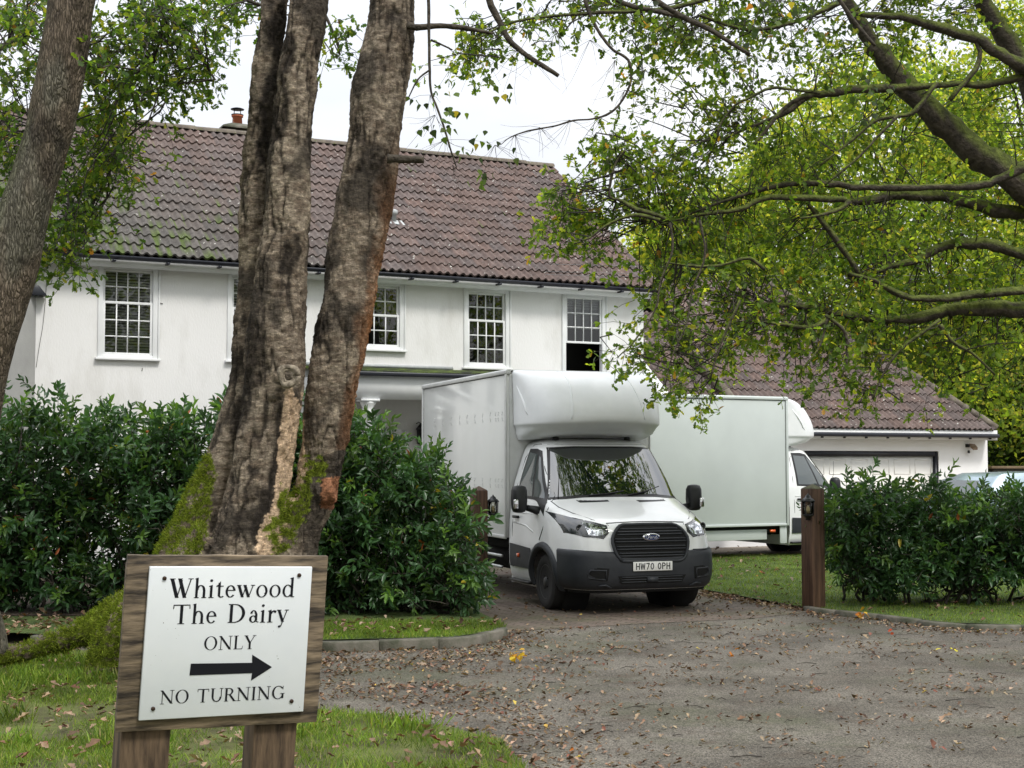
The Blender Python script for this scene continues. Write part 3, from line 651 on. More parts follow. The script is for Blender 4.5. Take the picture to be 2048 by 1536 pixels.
# ------------------------------------------------------------------ stroke lettering
GL = {  # glyph -> (advance, strokes); s: slanted stem (x0,y0,x1,y1,w)  h: bar (x0,x1,y,t)  a: arc ring (cx,cy,rx,ry,a0,a1,tx,ty)  d: dot  p: polygon
'W': (1.05, [('s',.07,1,.33,.0,.15),('s',.33,0,.53,.93,.05),('s',.42,1,.68,.0,.15),('s',.68,0,.93,1,.05),('h',-.04,.22,1,.035),('h',.33,.55,1,.035),('h',.80,1.04,1,.035)]),
'h': (.62, [('s',.13,0,.13,1.04,.105),('a',.31,.40,.215,.27,0,180,.105,.05),('s',.475,0,.475,.42,.105),('h',.02,.25,.0,.035),('h',.36,.59,.0,.035),('p',[(.02,1.0),(.08,1.02),(.18,1.07),(.18,.95),(.08,.96)])]),
'i': (.32, [('s',.15,0,.15,.64,.105),('h',.03,.28,0,.035),('d',.14,.90,.07),('p',[(.03,.60),(.20,.68),(.20,.56),(.05,.575)])]),
't': (.40, [('s',.17,.08,.17,.78,.10),('h',.02,.36,.60,.045),('a',.27,.13,.15,.14,180,330,.09,.05),('p',[(.02,.62),(.14,.70),(.19,.85),(.22,.85),(.22,.6)])]),
'e': (.54, [('a',.27,.32,.235,.33,8,322,.10,.045),('h',.09,.50,.375,.045)]),
'w': (.86, [('s',.08,.64,.27,.0,.12),('s',.27,0,.41,.58,.045),('s',.36,.64,.56,.0,.12),('s',.56,0,.75,.64,.045),('h',-.02,.20,.64,.035),('h',.28,.44,.64,.035),('h',.64,.84,.64,.035)]),
'o': (.60, [('a',.29,.32,.27,.34,0,360,.10,.035)]),
'd': (.62, [('a',.27,.32,.25,.34,40,320,.10,.04),('s',.47,0,.47,1.04,.105),('p',[(.34,1.0),(.42,1.02),(.52,1.07),(.52,.95),(.40,.96)]),('h',.47,.60,.0,.04)]),
'T': (.86, [('s',.42,0,.42,1,.125),('h',.04,.80,.98,.05),('h',.27,.57,0,.035),('p',[(.04,1),(.08,1),(.07,.78),(.03,.78)]),('p',[(.76,1),(.80,1),(.81,.78),(.77,.78)])]),
'D': (.95, [('s',.17,0,.17,1,.125),('a',.34,.5,.48,.5,-90,90,.13,.045),('h',.03,.36,.98,.04),('h',.03,.36,.02,.04)]),
'a': (.52, [('a',.25,.42,.17,.24,10,165,.10,.04),('s',.38,.10,.38,.46,.10),('a',.24,.18,.19,.19,30,330,.10,.04),('a',.47,.08,.10,.08,180,300,.05,.04)]),
'r': (.44, [('s',.15,0,.15,.62,.105),('h',.02,.28,0,.035),('a',.33,.40,.16,.24,60,165,.06,.07),('d',.38,.56,.065),('p',[(.03,.60),(.20,.68),(.20,.56),(.05,.575)])]),
'y': (.58, [('s',.10,.64,.31,.0,.12),('s',.22,-.26,.49,.64,.045),('d',.16,-.25,.065),('h',-.01,.22,.64,.035),('h',.38,.58,.64,.035)]),
'O': (.98, [('a',.47,.5,.44,.52,0,360,.13,.035)]),
'N': (.98, [('s',.16,0,.16,1,.05),('s',.12,1,.80,.0,.15),('s',.80,0,.80,1,.05),('h',.03,.30,0,.035),('h',.02,.20,1,.035),('h',.66,.95,1,.035)]),
'L': (.72, [('s',.18,0,.18,1,.125),('h',.04,.62,.02,.04),('h',.04,.34,1,.035),('p',[(.58,0),(.63,0),(.68,.24),(.65,.24)])]),
'Y': (.84, [('s',.12,1,.40,.45,.14),('s',.40,.42,.70,1,.05),('s',.40,0,.40,.5,.125),('h',.26,.55,0,.035),('h',.0,.26,1,.035),('h',.58,.82,1,.035)]),
'U': (.92, [('s',.18,.35,.18,1,.125),('a',.46,.36,.335,.38,180,360,.115,.06),('s',.77,.35,.77,1,.05),('h',.04,.34,1,.035),('h',.64,.90,1,.035)]),
'R': (.84, [('s',.17,0,.17,1,.125),('a',.36,.74,.28,.26,-90,90,.12,.045),('h',.03,.38,.98,.04),('h',.17,.38,.50,.04),('s',.40,.50,.74,0,.14),('h',.04,.32,0,.035),('h',.62,.88,0,.035)]),
'I': (.40, [('s',.19,0,.19,1,.125),('h',.05,.34,0,.035),('h',.05,.34,1,.035)]),
'G': (.96, [('a',.48,.5,.44,.52,40,335,.13,.04),('s',.80,.04,.80,.42,.12),('h',.62,.94,.42,.035),('s',.80,.74,.82,1,.04)]),
' ': (.42, []),
}
def sans(w=.155):
    A = lambda *q: list(q)
    return {'H': (.72, A(('s',.10,0,.10,1,w),('s',.58,0,.58,1,w),('h',.1,.58,.5,w))), 'W': (.92, A(('s',.08,1,.24,0,w),('s',.24,0,.42,.95,w*.8),('s',.42,.95,.60,0,w*.8),('s',.60,0,.76,1,w))),
    '7': (.66, A(('h',.04,.60,.935,w),('s',.20,0,.53,.95,w))), '0': (.72, A(('a',.34,.5,.30,.5,0,360,w,w))), 'O': (.72, A(('a',.34,.5,.30,.5,0,360,w,w))),
    'P': (.70, A(('s',.10,0,.10,1,w),('a',.34,.72,.27,.28,-90,90,w,w),('h',.10,.36,.935,w),('h',.10,.36,.505,w))), ' ': (.42, [])}
SANS = sans()
def letters(mb, text, x, z, hgt, y, glyphs=GL, th=.0015, wscale=1.0, space=.0, bold=1.0):
    """lettering in the local x-z plane facing -y; each stroke a hair prouder than the last"""
    k = 0
    def poly(pts):
        nonlocal k; k += 1; yy = y - th - k * .00002
        P = [(x + px_*hgt*wscale, yy, z + pz*hgt) for px_, pz in pts]
        mb.add(P, [list(range(len(P)))])
    for ch in text:
        adv, st = glyphs[ch]
        for s in st:
            if s[0] == 's':
                _, a, b, c, d, w_ = s; w_ *= bold; poly([(a-w_/2,b),(a+w_/2,b),(c+w_/2,d),(c-w_/2,d)])
            elif s[0] == 'h':
                _, a, b, c, t = s; t *= bold; poly([(a,c-t/2),(b,c-t/2),(b,c+t/2),(a,c+t/2)])
            elif s[0] == 'd':
                _, a, b, r = s; poly([(a+r*math.cos(q),b+r*math.sin(q)) for q in np.linspace(0,2*math.pi,14,endpoint=False)])
            elif s[0] == 'p': poly(s[1])
            elif s[0] == 'a':
                _, cx, cy, rx_, ry, a0, a1, tx, ty = s; tx *= bold; ty *= bold; n = max(4, int(abs(a1-a0)/12)); k += 1; yy = y - th - k*.00002
                vs = []; 
                for q in np.linspace(R(a0), R(a1), n+1):
                    for ex, ey_ in ((rx_, ry), (rx_-tx, ry-ty)): vs.append((x+(cx+ex*math.cos(q))*hgt*wscale, yy, z+(cy+ey_*math.sin(q))*hgt))
                mb.add(vs, [(2*i,2*i+2,2*i+3,2*i+1) for i in range(n)])
        x += (adv*wscale + space) * hgt
    return x
def text_w(text, hgt, glyphs=GL, wscale=1.0, space=0.0): return sum(glyphs[c][0]*wscale + space for c in text) * hgt

# ------------------------------------------------------------------ box vans
YC = 2.25
ZYF = [(.22,.20),(.30,.07),(.38,.02),(.5,.0),(.70,.0),(.82,.02),(.95,.05),(1.04,.09),(1.10,.15),(1.16,.27),(1.22,.42),(1.30,.66),(1.37,.88),(1.41,.95),(1.6,1.11),(1.8,1.28),(2.0,1.45),(2.06,1.52),(2.11,1.66),(2.15,1.88),(2.17,2.10)]
ZXS = [(.22,.93),(.35,1.0),(.5,1.03),(.8,1.035),(1.0,1.03),(1.15,1.02),(1.37,1.0),(1.41,.99),(1.6,.95),(1.8,.885),(2.0,.815),(2.06,.785),(2.11,.73),(2.15,.62),(2.17,.45)]
ZN = [(.2,6.5),(.9,5.5),(1.2,4.6),(1.4,4.2),(2.2,5)]
yf_ = lambda z: interp(ZYF, z); xs_ = lambda z: interp(ZXS, z); nn_ = lambda z: interp(ZN, z)
def front(x, z, off=0.0):
    X, n = xs_(z), nn_(z); q = max(0.0, 1 - min(1, abs(x)/X)**n)
    return (x, YC - (YC - yf_(z)) * q**(1/n) - off, z)
def side(y, z, sgn, off=0.0):
    n = nn_(z); q = max(0.0, 1 - min(1, (YC-y)/(YC-yf_(z)))**n)
    return (sgn * (xs_(z) * q**(1/n) + off), y, z)
def outl(th, z, off=0.0):
    n = nn_(z); s_, c_ = math.sin(th), math.cos(th)
    x = xs_(z) * abs(s_)**(2/n) * (1 if s_ >= 0 else -1); y = YC - (YC - yf_(z)) * max(0, c_)**(2/n)
    x2 = abs(s_)**(2-2/n)/xs_(z) * (1 if s_ >= 0 else -1); y2 = -max(0, c_)**(2-2/n)/(YC-yf_(z)); l = math.hypot(x2, y2) + 1e-9
    return (x + off*x2/l, y + off*y2/l, z)
def patch(mb, f, lo, hi, nu=16, nv=8):
    """grid between two poly-lines of 2D points (lo, hi), mapped by f"""
    def samp(pl, t):
        L_ = [0]
        for a, b in zip(pl, pl[1:]): L_.append(L_[-1] + math.dist(a, b))
        s = t * L_[-1]; return (np.interp(s, L_, [p[0] for p in pl]), np.interp(s, L_, [p[1] for p in pl]))
    vs = []
    for j in range(nv+1):
        for i in range(nu+1):
            a, b = samp(lo, i/nu), samp(hi, i/nu); t = j/nv
            vs.append(f(a[0]*(1-t)+b[0]*t, a[1]*(1-t)+b[1]*t))
    mb.add(vs, [(j*(nu+1)+i, j*(nu+1)+i+1, (j+1)*(nu+1)+i+1, (j+1)*(nu+1)+i) for j in range(nv) for i in range(nu)])
def noseY(z): return interp([(2.17,1.95),(2.20,1.62),(2.25,1.42),(2.31,1.31),(2.35,1.25),(2.40,1.225),(2.5,1.245),(2.65,1.32),(2.8,1.44),(2.9,1.56),(2.98,1.71),(3.04,1.90),(3.08,2.17)], z)
def noseX(z): return interp([(2.16,.90),(2.24,.93),(2.31,.93),(2.36,.965),(2.7,.97),(2.95,.98),(3.04,.985),(3.08,.97)], z)
def nose_pt(th, z, off=0):
    n = 3.2; s_, c_ = math.sin(th), math.cos(th); Y = 2.27
    return ((noseX(z)+off)*abs(s_)**(2/n)*(1 if s_ >= 0 else -1), Y-(Y-noseY(z)+off)*max(0, c_)**(2/n), z)

def make_van(label, loc, rz, box_bot=.81, marks=True, detail=True, boxmat=None, group='white box vans'):
    v = empty('box_van', loc, rz, label, 'van', group)
    BT = 3.09; boxmat = boxmat or M['box_white']
    # cab shell
    zs = sorted(set(list(np.linspace(.24, 2.165, 62)))); ths = []
    nt_ = 72
    mb = MB(); vs = []; fs = []
    # dense outline parameter: uniform in arc
    for z in zs:
        P = np.array([outl(t, z) for t in np.linspace(-math.pi/2, math.pi/2, 721)]); d = np.r_[0, np.cumsum(np.linalg.norm(np.diff(P, axis=0), axis=1))]
        for s in np.linspace(0, d[-1], nt_+1): vs.append([np.interp(s, d, P[:, 0]), np.interp(s, d, P[:, 1]), z])
    V = np.array(vs).reshape(len(zs), nt_+1, 3)
    def arch(p): return (p[1]-1.0)**2 + (p[2]-.36)**2 < .425**2 and abs(p[0]) > .8
    for j in range(len(zs)-1):
        for i in range(nt_):
            c = (V[j,i]+V[j+1,i+1])/2
            if arch(c) or (c[1] < .62 and c[2] < .31): continue
            a = j*(nt_+1)+i; fs.append((a, a+1, a+nt_+2, a+nt_+1))
    top = len(vs); vs += [[0, 2.2, 2.17]]; j = len(zs)-1
    for i in range(nt_): fs.append((j*(nt_+1)+i, j*(nt_+1)+i+1, top))
    mb.add(vs, fs); mb.add([(-1.0,YC,.24),(1.0,YC,.24),(.98,YC,1.4),(.6,YC,2.14),(-.6,YC,2.14),(-.98,YC,1.4)], [(0,1,2,3,4,5)])
    body = mb.build('cab', M['white_body'], v, smooth=True)
    # inside of the cab and wheel wells
    mb = MB(); mb.box(-.74,.74,.5,1.5,.3,.9)
    for s in (-1, 1):
        for y0 in (.55, 1.0):
            pass
        mb.lathe([(.44,.0),(.44,.30)], (s*.86 if s < 0 else .56, 1.0, .36), 20, 'x')
    mb.split('wheel_well', M['matt_black'], body)
    # bumper
    mb = MB(); tb_ = R(63)
    zz = [(.30,-.02),(.31,.012),(.36,.028),(.46,.034),(.58,.034),(.70,.032),(.755,.028),(.775,.012),(.778,-.01)]
    tt = np.linspace(-1, 1, 61); nb = len(tt); vs = []
    for z, o in zz:
        P = np.array([outl(t, z, o) for t in np.linspace(-tb_, tb_, 400)]); d = np.r_[0, np.cumsum(np.linalg.norm(np.diff(P, axis=0), axis=1))]
        for s in np.linspace(0, d[-1], nb):
            x, y = np.interp(s, d, P[:,0]), np.interp(s, d, P[:,1]); zd = 0
            if z > .6: zd = -.02 + .03*min(1, (abs(x)/.9))**2
            vs.append((x, y, z+zd))
    mb.add(vs, [(j*nb+i, j*nb+i+1, (j+1)*nb+i+1, (j+1)*nb+i) for j in range(len(zz)-1) for i in range(nb-1)])
    bum = mb.build('bumper', M['bumper'], v, smooth=True)
    # lower lip, intake and fog recesses
    mb = MB(); patch(mb, lambda x, z: front(x, z, .04), [(-.40,.385),(.40,.385)], [(-.45,.475),(.45,.475)], 20, 3)
    for s in (-1, 1): patch(mb, lambda x, z: front(x, z, .036+.0), [(s*.58,.42),(s*.80,.44)], [(s*.56,.57),(s*.84,.59)], 8, 4)
    mb.split('lower_intake', M['matt_black'], bum)
    mb = MB()
    for z in (.40,.43,.46): mb.tube([front(x, z, .042) for x in np.linspace(-.40,.40,14)], .006, 5)
    for s in (-1, 1):
        q = [(.60,.435),(.80,.455),(.81,.50),(.78,.55),(.60,.545),(.60,.435)]
        mb.tube([front(s*a, b, .042) for a, b in q], .011, 6)
        mb.tube([front(s*a, b, .036) for a, b in [(.52,.33),(.60,.37),(.68,.36)]], .012, 6)
    mb.tube([front(x, .775 if abs(x) > .5 else .60, .03) for x in np.linspace(.56,.98,8)], .008, 6)
    mb.box(-.07,.07,-.052,-.035,.395,.455)
    mb.build('bumper_trim', M['bumper'], bum)
    mb = MB(); mb.tube([outl(t, .285, -.01) for t in np.linspace(-R(55), R(55), 40)], .022, 6); mb.build('chin_spoiler', M['matt_black'], bum)
    # number plate
    mb = MB(); mb.box(-.26,.26,-.052,-.040,.532,.643); pl = mb.build('number_plate', M['plate'], v, bevel=.004)
    mb = MB(); tw = text_w('HW70 OPH', .079, SANS, 1.0, .035); letters(mb, 'HW70 OPH', -tw/2+.005, .548, .079, -.052, SANS, .001, 1.0, .035); mb.build('plate_lettering', M['ink'], pl)
    # grille
    mb = MB(); T_ = [(-.38,1.07),(-.2,1.085),(.2,1.085),(.38,1.07)]; Mm = [(-.50,.94),(.50,.94)]; Bb = [(-.42,.655),(.42,.655)]
    of = .030
    patch(mb, lambda x, z: front(x, z, of), [(-.475,.76),(.475,.76)], [(-.50,.93),(.50,.93)], 24, 4)
    patch(mb, lambda x, z: front(x, z, of), [(-.40,.655),(.40,.655)], [(-.475,.76),(.475,.76)], 24, 3)
    patch(mb, lambda x, z: front(x, z, of), [(-.50,.93),(.50,.93)], T_, 24, 4)
    gr = mb.build('grille', M['matt_black'], v, smooth=True)
    ring = [(-.40,.655),(-.475,.76),(-.50,.93),(-.38,1.07),(-.2,1.085),(.0,1.088),(.2,1.085),(.38,1.07),(.50,.93),(.475,.76),(.40,.655),(.2,.648),(-.2,.648),(-.40,.655)]
    mb = MB(); rr = catmull([(a, b, 0) for a, b in ring], 3); mb.tube([front(p[0], p[1], .030) for p in rr], .020, 8)
    for z, hw in ((.985,.43),(.90,.47),(.81,.455),(.73,.43)):
        for dz in (-.016,.016):
            mb.tube([front(x, z+dz, .036) for x in np.linspace(-hw, hw, 24)], .010, 6)
    mb.tube([front(x, 1.035, .03) for x in np.linspace(-.38,.38,24)], .008, 6)
    mb.build('grille_bars', M['bumper'], gr, smooth=True)
    # oval badge with its script
    mb = MB(); yb = front(0, .93, .055)[1]
    el = lambda a, b, y, n=36: [(a*math.cos(t), y, .935+b*math.sin(t)) for t in np.linspace(0, 2*math.pi, n, endpoint=False)]
    A_, B_ = el(.115,.046,yb), el(.108,.040,yb-.012)
    mb.add(A_+B_, [(i,(i+1)%36,36+(i+1)%36,36+i) for i in range(36)]+[list(range(36,72))]); bd = mb.build('badge', M['chrome'], v)
    mb = MB(); C_ = el(.098,.034,yb-.0135); mb.add(C_, [list(range(36))]); mb.build('badge_oval', M['blue'], bd)
    mb = MB(); yy = yb-.0155; w3 = .0022
    def scr(pts): mb.tube([(a, yy, .935+b) for a, b in catmull_2(pts)], w3, 5)
    def catmull_2(p): return [(q[0], q[1]) for q in catmull([(a, b, 0) for a, b in p], 4)]
    scr([(-.072,-.004),(-.078,.010),(-.06,.019),(-.03,.018),(-.018,.012)]); scr([(-.035,.018),(-.045,-.002),(-.055,-.018),(-.070,-.016)]); scr([(-.055,.001),(-.04,.003),(-.028,.002)])
    scr([(-.012,.004),(-.024,-.006),(-.016,-.016),(-.004,-.008),(-.012,.004),(.004,.002)]); scr([(.010,.006),(.014,-.002),(.008,-.016)]); scr([(.014,-.002),(.022,.005),(.028,.003)])
    scr([(.048,.003),(.034,-.004),(.036,-.016),(.050,-.010),(.058,.006),(.070,.020)]); scr([(.060,.010),(.052,-.012),(.062,-.016),(.076,-.008)])
    mb.build('badge_script', M['white_letter'], bd)
    # headlights
    for s in (-1, 1):
        mb = MB(); lo = [(s*.53,.99),(s*.60,.925),(s*.80,.945),(s*.955,.985)]; hi = [(s*.53,1.075),(s*.64,1.105),(s*.82,1.155),(s*.975,1.225)]
        patch(mb, lambda x, z: front(x, z, .007), lo, hi, 18, 8); hl = mb.build('headlight', M['lens_dark'], v, smooth=True)
        mb = MB(); lo = [(s*.555,.995),(s*.62,.955),(s*.76,.965)]; hi = [(s*.555,1.062),(s*.65,1.085),(s*.79,1.12)]
        patch(mb, lambda x, z: front(x, z, .0095), lo, hi, 10, 6); mb.build('reflector', M['lens'], hl, smooth=True)
        mb = MB(); mb.lathe([(.045,-.004),(.036,-.008),(.012,.012)], front(s*.83, 1.05, .006), 16, 'y'); mb.build('headlight_bulb', M['lens_dark'], hl, smooth=True)
        mb = MB(); e = [(s*a, b) for a, b in [(.53,.99),(.60,.925),(.80,.945),(.955,.985)]]; mb.tube([front(a, b, .006) for a, b in e], .006, 5)
        e = [(s*a, b) for a, b in [(.53,.99),(.53,1.075),(.64,1.105),(.82,1.155),(.975,1.225)]]; mb.tube([front(a, b, .006) for a, b in e], .006, 5); mb.build('headlight_seal', M['black'], hl)
    # windscreen
    wlo = [(-.90,1.36),(-.5,1.395),(0,1.40),(.5,1.395),(.90,1.36)]; whi = [(-.735,2.035),(-.4,2.05),(.4,2.05),(.735,2.035)]
    mb = MB(); patch(mb, lambda x, z: front(x, z, .004), wlo, whi, 30, 18); ws = mb.build('windscreen', M['black'], v, smooth=True)
    ilo = [(-.875,1.395),(-.5,1.43),(0,1.435),(.5,1.43),(.875,1.395)]; ihi = [(-.71,2.01),(-.4,2.025),(.4,2.025),(.71,2.01)]
    M_sc = M['screen_dark']
    mb = MB(); patch(mb, lambda x, z: front(x, z, .008), ilo, ihi, 30, 18); mb.build('windscreen_glass', M_sc, ws, smooth=True)
    mb = MB()
    for x0, x1, z1 in ((-.42,.08,1.475),(.12,.62,1.53)):
        mb.tube([front(x0, 1.42, .018), front((x0+x1)/2, 1.44+(z1-1.475)*.4, .022), front(x1, z1, .014)], [.011,.009,.006], 5)
    mb.split('wiper', M['black'], ws)
    mb = MB(); mb.box(-.10,.10,front(0,1.97,.016)[1],front(0,1.97,.008)[1],1.90,2.0); mb.box(.70*0+.60,.66,front(.63,1.5,.014)[1],front(.63,1.5,.009)[1],1.47,1.52)
    # bonnet lines and vents
    mb = MB()
    for x0, x1 in ((-.60,-.20),(.20,.60)): patch(mb, lambda x, z: front(x, z, .004), [(x0,1.335),(x1,1.345)], [(x0-.02,1.365),(x1+.0,1.372)], 8, 2)
    mb.split('bonnet_vent', M['black'], body)
    mb = MB()
    for s in (-1, 1):
        mb.tube([front(s*a, b, -.002) for a, b in [(.50,1.075),(.66,1.145),(.80,1.215),(.87,1.28),(.885,1.35)]], .006, 5)
    mb.tube([front(x, 1.10+.015*(1-(x/.55)**2), .001) for x in np.linspace(-.52,.52,18)], .006, 5)
    mb.tube([front(x, 2.075, -.002) for x in np.linspace(-.70,.70,18)], .0035, 5)
    mb.split('panel_gap', M['black'], body)
    # side windows, doors
    for s in (-1, 1):
        f = lambda y, z, o=.004: side(y, z, s, o)
        mb = MB(); patch(mb, lambda y, z: f(y, z, .003), [(1.10,1.30),(1.45,1.36),(2.04,1.38)], [(1.66,1.99),(1.80,2.02),(2.04,2.02)], 14, 12)
        patch(mb, lambda y, z: f(y, z, .003), [(1.04,1.16),(1.35,1.34),(1.45,1.36)], [(1.12,1.34),(1.30,1.36),(1.45,1.37)], 8, 4)
        sw = mb.build('side_window', M['black'], v, smooth=True)
        mb = MB(); patch(mb, lambda y, z: f(y, z, .006), [(1.52,1.40),(2.0,1.41)], [(1.72,1.95),(2.0,1.97)], 10, 10)
        patch(mb, lambda y, z: f(y, z, .006), [(1.22,1.38),(1.48,1.40)], [(1.62,1.90),(1.68,1.93)], 6, 10); mb.build('pane', M['side_glass'], sw, smooth=True)
        mb = MB()
        mb.tube([f(y, z, .001) for y, z in [(2.12,.46),(2.13,1.0),(2.12,1.5),(2.10,1.9),(1.98,2.07),(1.80,2.08)]], .006, 5)
        mb.tube([f(y, z, .001) for y, z in [(1.80,2.08),(1.45,1.75),(1.12,1.42),(1.0,1.25),(1.02,1.0),(1.12,.86)]], .006, 5)
        mb.split('door_gap', M['black'], body)
        mb = MB(); mb.tube([f(y, z, .0) for y, z in [(1.35,.95),(1.6,1.02),(2.1,1.05)]], .010, 6); mb.tube([f(y, 1.18+.0*y, .0) for y in (1.2,1.6,2.1)], .008, 6); mb.split('door_crease', M['white_body'], body, smooth=True)
        mb = MB(); hx = abs(side(1.98, 1.12, s)[0]); mb.box(s*(hx), s*(hx+.045), 1.88, 2.06, 1.105, 1.14); mb.build('door_handle', M['black'], v, bevel=.012)
        mb = MB(); mb.lathe([(.03,s*(hx+.0)),(.028,s*(hx+.008))], (0,1.98,.90), 12, 'x'); mb.build('lock', M['black'], v)
        # lower grey band, sill, step
        mb = MB(); patch(mb, lambda y, z: f(y, z, .014), [(1.42,.47),(2.2,.47)], [(1.40,.74),(2.2,.77)], 8, 4); mb.build('side_band', M['bumper'], v, smooth=True)
        mb = MB(); mb.box(s*.92, s*1.05, 1.48, 2.2, .27, .305); mb.build('step', M['black'], v, bevel=.01)
        mb = MB(); bx = side(1.85, .62, s)[0]; mb.box(bx+s*.012, bx+s*.028, 1.82, 1.90, .60, .65); mb.build('side_marker', M['orange'], v)
        # arch flare
        mb = MB(); P = []
        vs = []; n_a = 26
        for q in np.linspace(R(-12), R(192), n_a):
            for r, o in ((.395,-.02),(.40,.035),(.43,.045),(.475,.03),(.485,.0)):
                y, z = 1.0 + r*math.cos(q), .36 + r*math.sin(q); vs.append(side(max(.22, y), max(.24, z), s, o))
        mb.add(vs, [(5*i+j, 5*i+j+1, 5*i+j+6, 5*i+j+5) for i in range(n_a-1) for j in range(4)]); mb.build('wheel_arch', M['bumper'], v, smooth=True)
        # mirror
        mb = MB(); mx_, my = s*1.235, 1.30
        sec = []
        for zz_, rx_, ry_ in ((1.20,.03,.03),(1.21,.075,.06),(1.25,.092,.085),(1.35,.10,.095),(1.48,.098,.085),(1.53,.08,.06),(1.545,.03,.03)):
            sec.append([(mx_+rx_*abs(math.cos(t))**.6*(1 if math.cos(t) > 0 else -1), my+ry_*abs(math.sin(t))**.7*(1 if math.sin(t) > 0 else -1), zz_) for t in np.linspace(0, 2*math.pi, 20, endpoint=False)])
        mb.add([p for r_ in sec for p in r_], [(20*i+k, 20*i+(k+1)%20, 20*i+20+(k+1)%20, 20*i+20+k) for i in range(6) for k in range(20)] + [list(range(20))[::-1], list(range(120,140))])
        mb.tube([(s*1.17,1.30,1.27),(s*1.05,1.26,1.24),(s*.98,1.24,1.22)], [.035,.05,.06], 8)
        mi = mb.build('mirror', M['black_mirror'], v, smooth=True)
        mb = MB(); mb.box(s*1.275, s*1.34, 1.195, 1.23, 1.25, 1.37); mb.build('indicator', M['chrome'], mi, bevel=.012)
        # running gear
        for wy in ((1.0, 4.85)):
            mb = MB(); xo = s*1.005; xi = s*.78
            pr_ = [(.20,xi),(.30,xi),(.335,xi+s*.015),(.343,xi+s*.05),(.343,xo-s*.05),(.335,xo-s*.018),(.30,xo),(.235,xo-s*.004),(.215,xo-s*.02)]
            mb.lathe(pr_, (0,wy,.343), 40, 'x'); wh = mb.build('wheel', M['rubber'], v, smooth=True)
            wh.modifiers.new('e', 'EDGE_SPLIT').split_angle = R(45)
            mb = MB(); mb.lathe([(.222,xo-s*.022),(.215,xo-s*.012),(.205,xo-s*.03),(.19,xo-s*.06),(.13,xo-s*.075),(.11,xo-s*.045),(.07,xo-s*.03),(.055,xo-s*.005),(.01,xo-s*.0)], (0,wy,.343), 32, 'x'); rm = mb.build('rim', M['rim'], wh, smooth=True)
            mb = MB()
            for k in range(12): t = k*math.pi/6; mb.lathe([(.018,xo-s*.068),(.017,xo-s*.062)], (0,wy+.162*math.cos(t),.343+.162*math.sin(t)), 8, 'x')
            for k in range(5): t = k*2*math.pi/5; mb.lathe([(.012,xo-s*.02),(.011,xo-s*.008)], (0,wy+.082*math.cos(t),.343+.082*math.sin(t)), 6, 'x')
            mb.build('rim_holes', M['matt_black'], rm)
    # nose fairing over the cab
    mb = MB(); zs2 = [2.16,2.165,2.19,2.24,2.29,2.33,2.345,2.36,2.38,2.45,2.55,2.65,2.75,2.83,2.9,2.95,2.99,3.02,3.045,3.065,3.08]; n2 = 64; vs = []
    for z in zs2:
        P = np.array([nose_pt(t, z) for t in np.linspace(-math.pi/2, math.pi/2, 721)]); d = np.r_[0, np.cumsum(np.linalg.norm(np.diff(P, axis=0), axis=1))]
        for s in np.linspace(0, d[-1], n2+1):
            x, y = np.interp(s, d, P[:,0]), np.interp(s, d, P[:,1])
            # wavy lower lip
            zz_ = z
            if z < 2.40: zz_ = z + .018*math.cos(x*3.2)
            vs.append((x, y, zz_))
    fs = [(j*(n2+1)+i, j*(n2+1)+i+1, (j+1)*(n2+1)+i+1, (j+1)*(n2+1)+i) for j in range(len(zs2)-1) for i in range(n2)]
    b_ = len(vs); vs += [(0,2.27,2.16),(0,2.27,3.088)]
    j = len(zs2)-1; fs += [(i+1, i, b_) for i in range(n2)] + [(j*(n2+1)+i, j*(n2+1)+i+1, b_+1) for i in range(n2)]
    mb.add(vs, fs); ns_ = mb.build('roof_fairing', M['fairing'], v, smooth=True); ns_.modifiers.new('e', 'EDGE_SPLIT').split_angle = R(55)
    mb = MB()
    for xa in (-.42, .42):
        pts = []
        for z in np.linspace(2.40, 3.06, 14):
            sgn = 1 if xa > 0 else -1; xx_ = xa * (1.0 + (3.06-z)*.35) ; n = 3.2; q = (1-(abs(xx_)/noseX(z))**n)**(1/n); pts.append((xx_, 2.27-(2.27-noseY(z))*q+.006, z))
        mb.tube(pts, .013, 6)
    for s in (-1, 1):
        pts = [(2.12,2.86),(1.98,2.72),(1.88,2.60),(1.84,2.52),(1.78,2.46)]
        P = []
        for y, z in pts:
            n = 3.2; q = (1-((2.27-y)/(2.27-noseY(z)))**n)**(1/n); P.append((s*(noseX(z)*q-.004), y, z))
        mb.tube(P, [.008,.02,.024,.018,.006], 8)
    mb.split('fairing_rib', M['fairing'], ns_, smooth=True)
    mb = MB()
    for s in (-1, 1): mb.lathe([(.045,2.13),(.04,2.17),(.025,2.19)], (s*.52,1.86,0), 12)
    mb.split('roof_marker', M['black'], v)
    # box
    B0, B1, hw = 2.29, 6.45, 1.075
    mb = MB(); mb.box(-hw+.02, hw-.02, B0+.02, B1-.02, box_bot+.02, BT-.02); bx = mb.build('cargo_box', boxmat, v, bevel=.004)
    mb = MB(); t_ = .055; e = .003
    for s in (-1, 1):
        a, b = (-hw, -hw+.022) if s < 0 else (hw-.022, hw)
        mb.box(a, b, B0, B0+t_, box_bot, BT-.06); mb.box(a, b, B1-t_, B1, box_bot, BT-.06)
        mb.box(a, b, B0+t_+e, B1-t_-e, box_bot, box_bot+.05)
        mb.prism([((-hw-.004) if s < 0 else hw+.004, BT-.06), (s*(hw+.004), BT-.012), (s*(hw-.03), BT+.008), (s*(hw-.08), BT+.008), (s*(hw-.08), BT-.06)], 'y', B0-.003, B1+.003)
    mb.box(-hw+.085, hw-.085, B0-.003, B1+.003, BT-.02, BT+.004); mb.box(-hw+.06, hw-.06, B0-.002, B0+.019, box_bot, BT-.06)
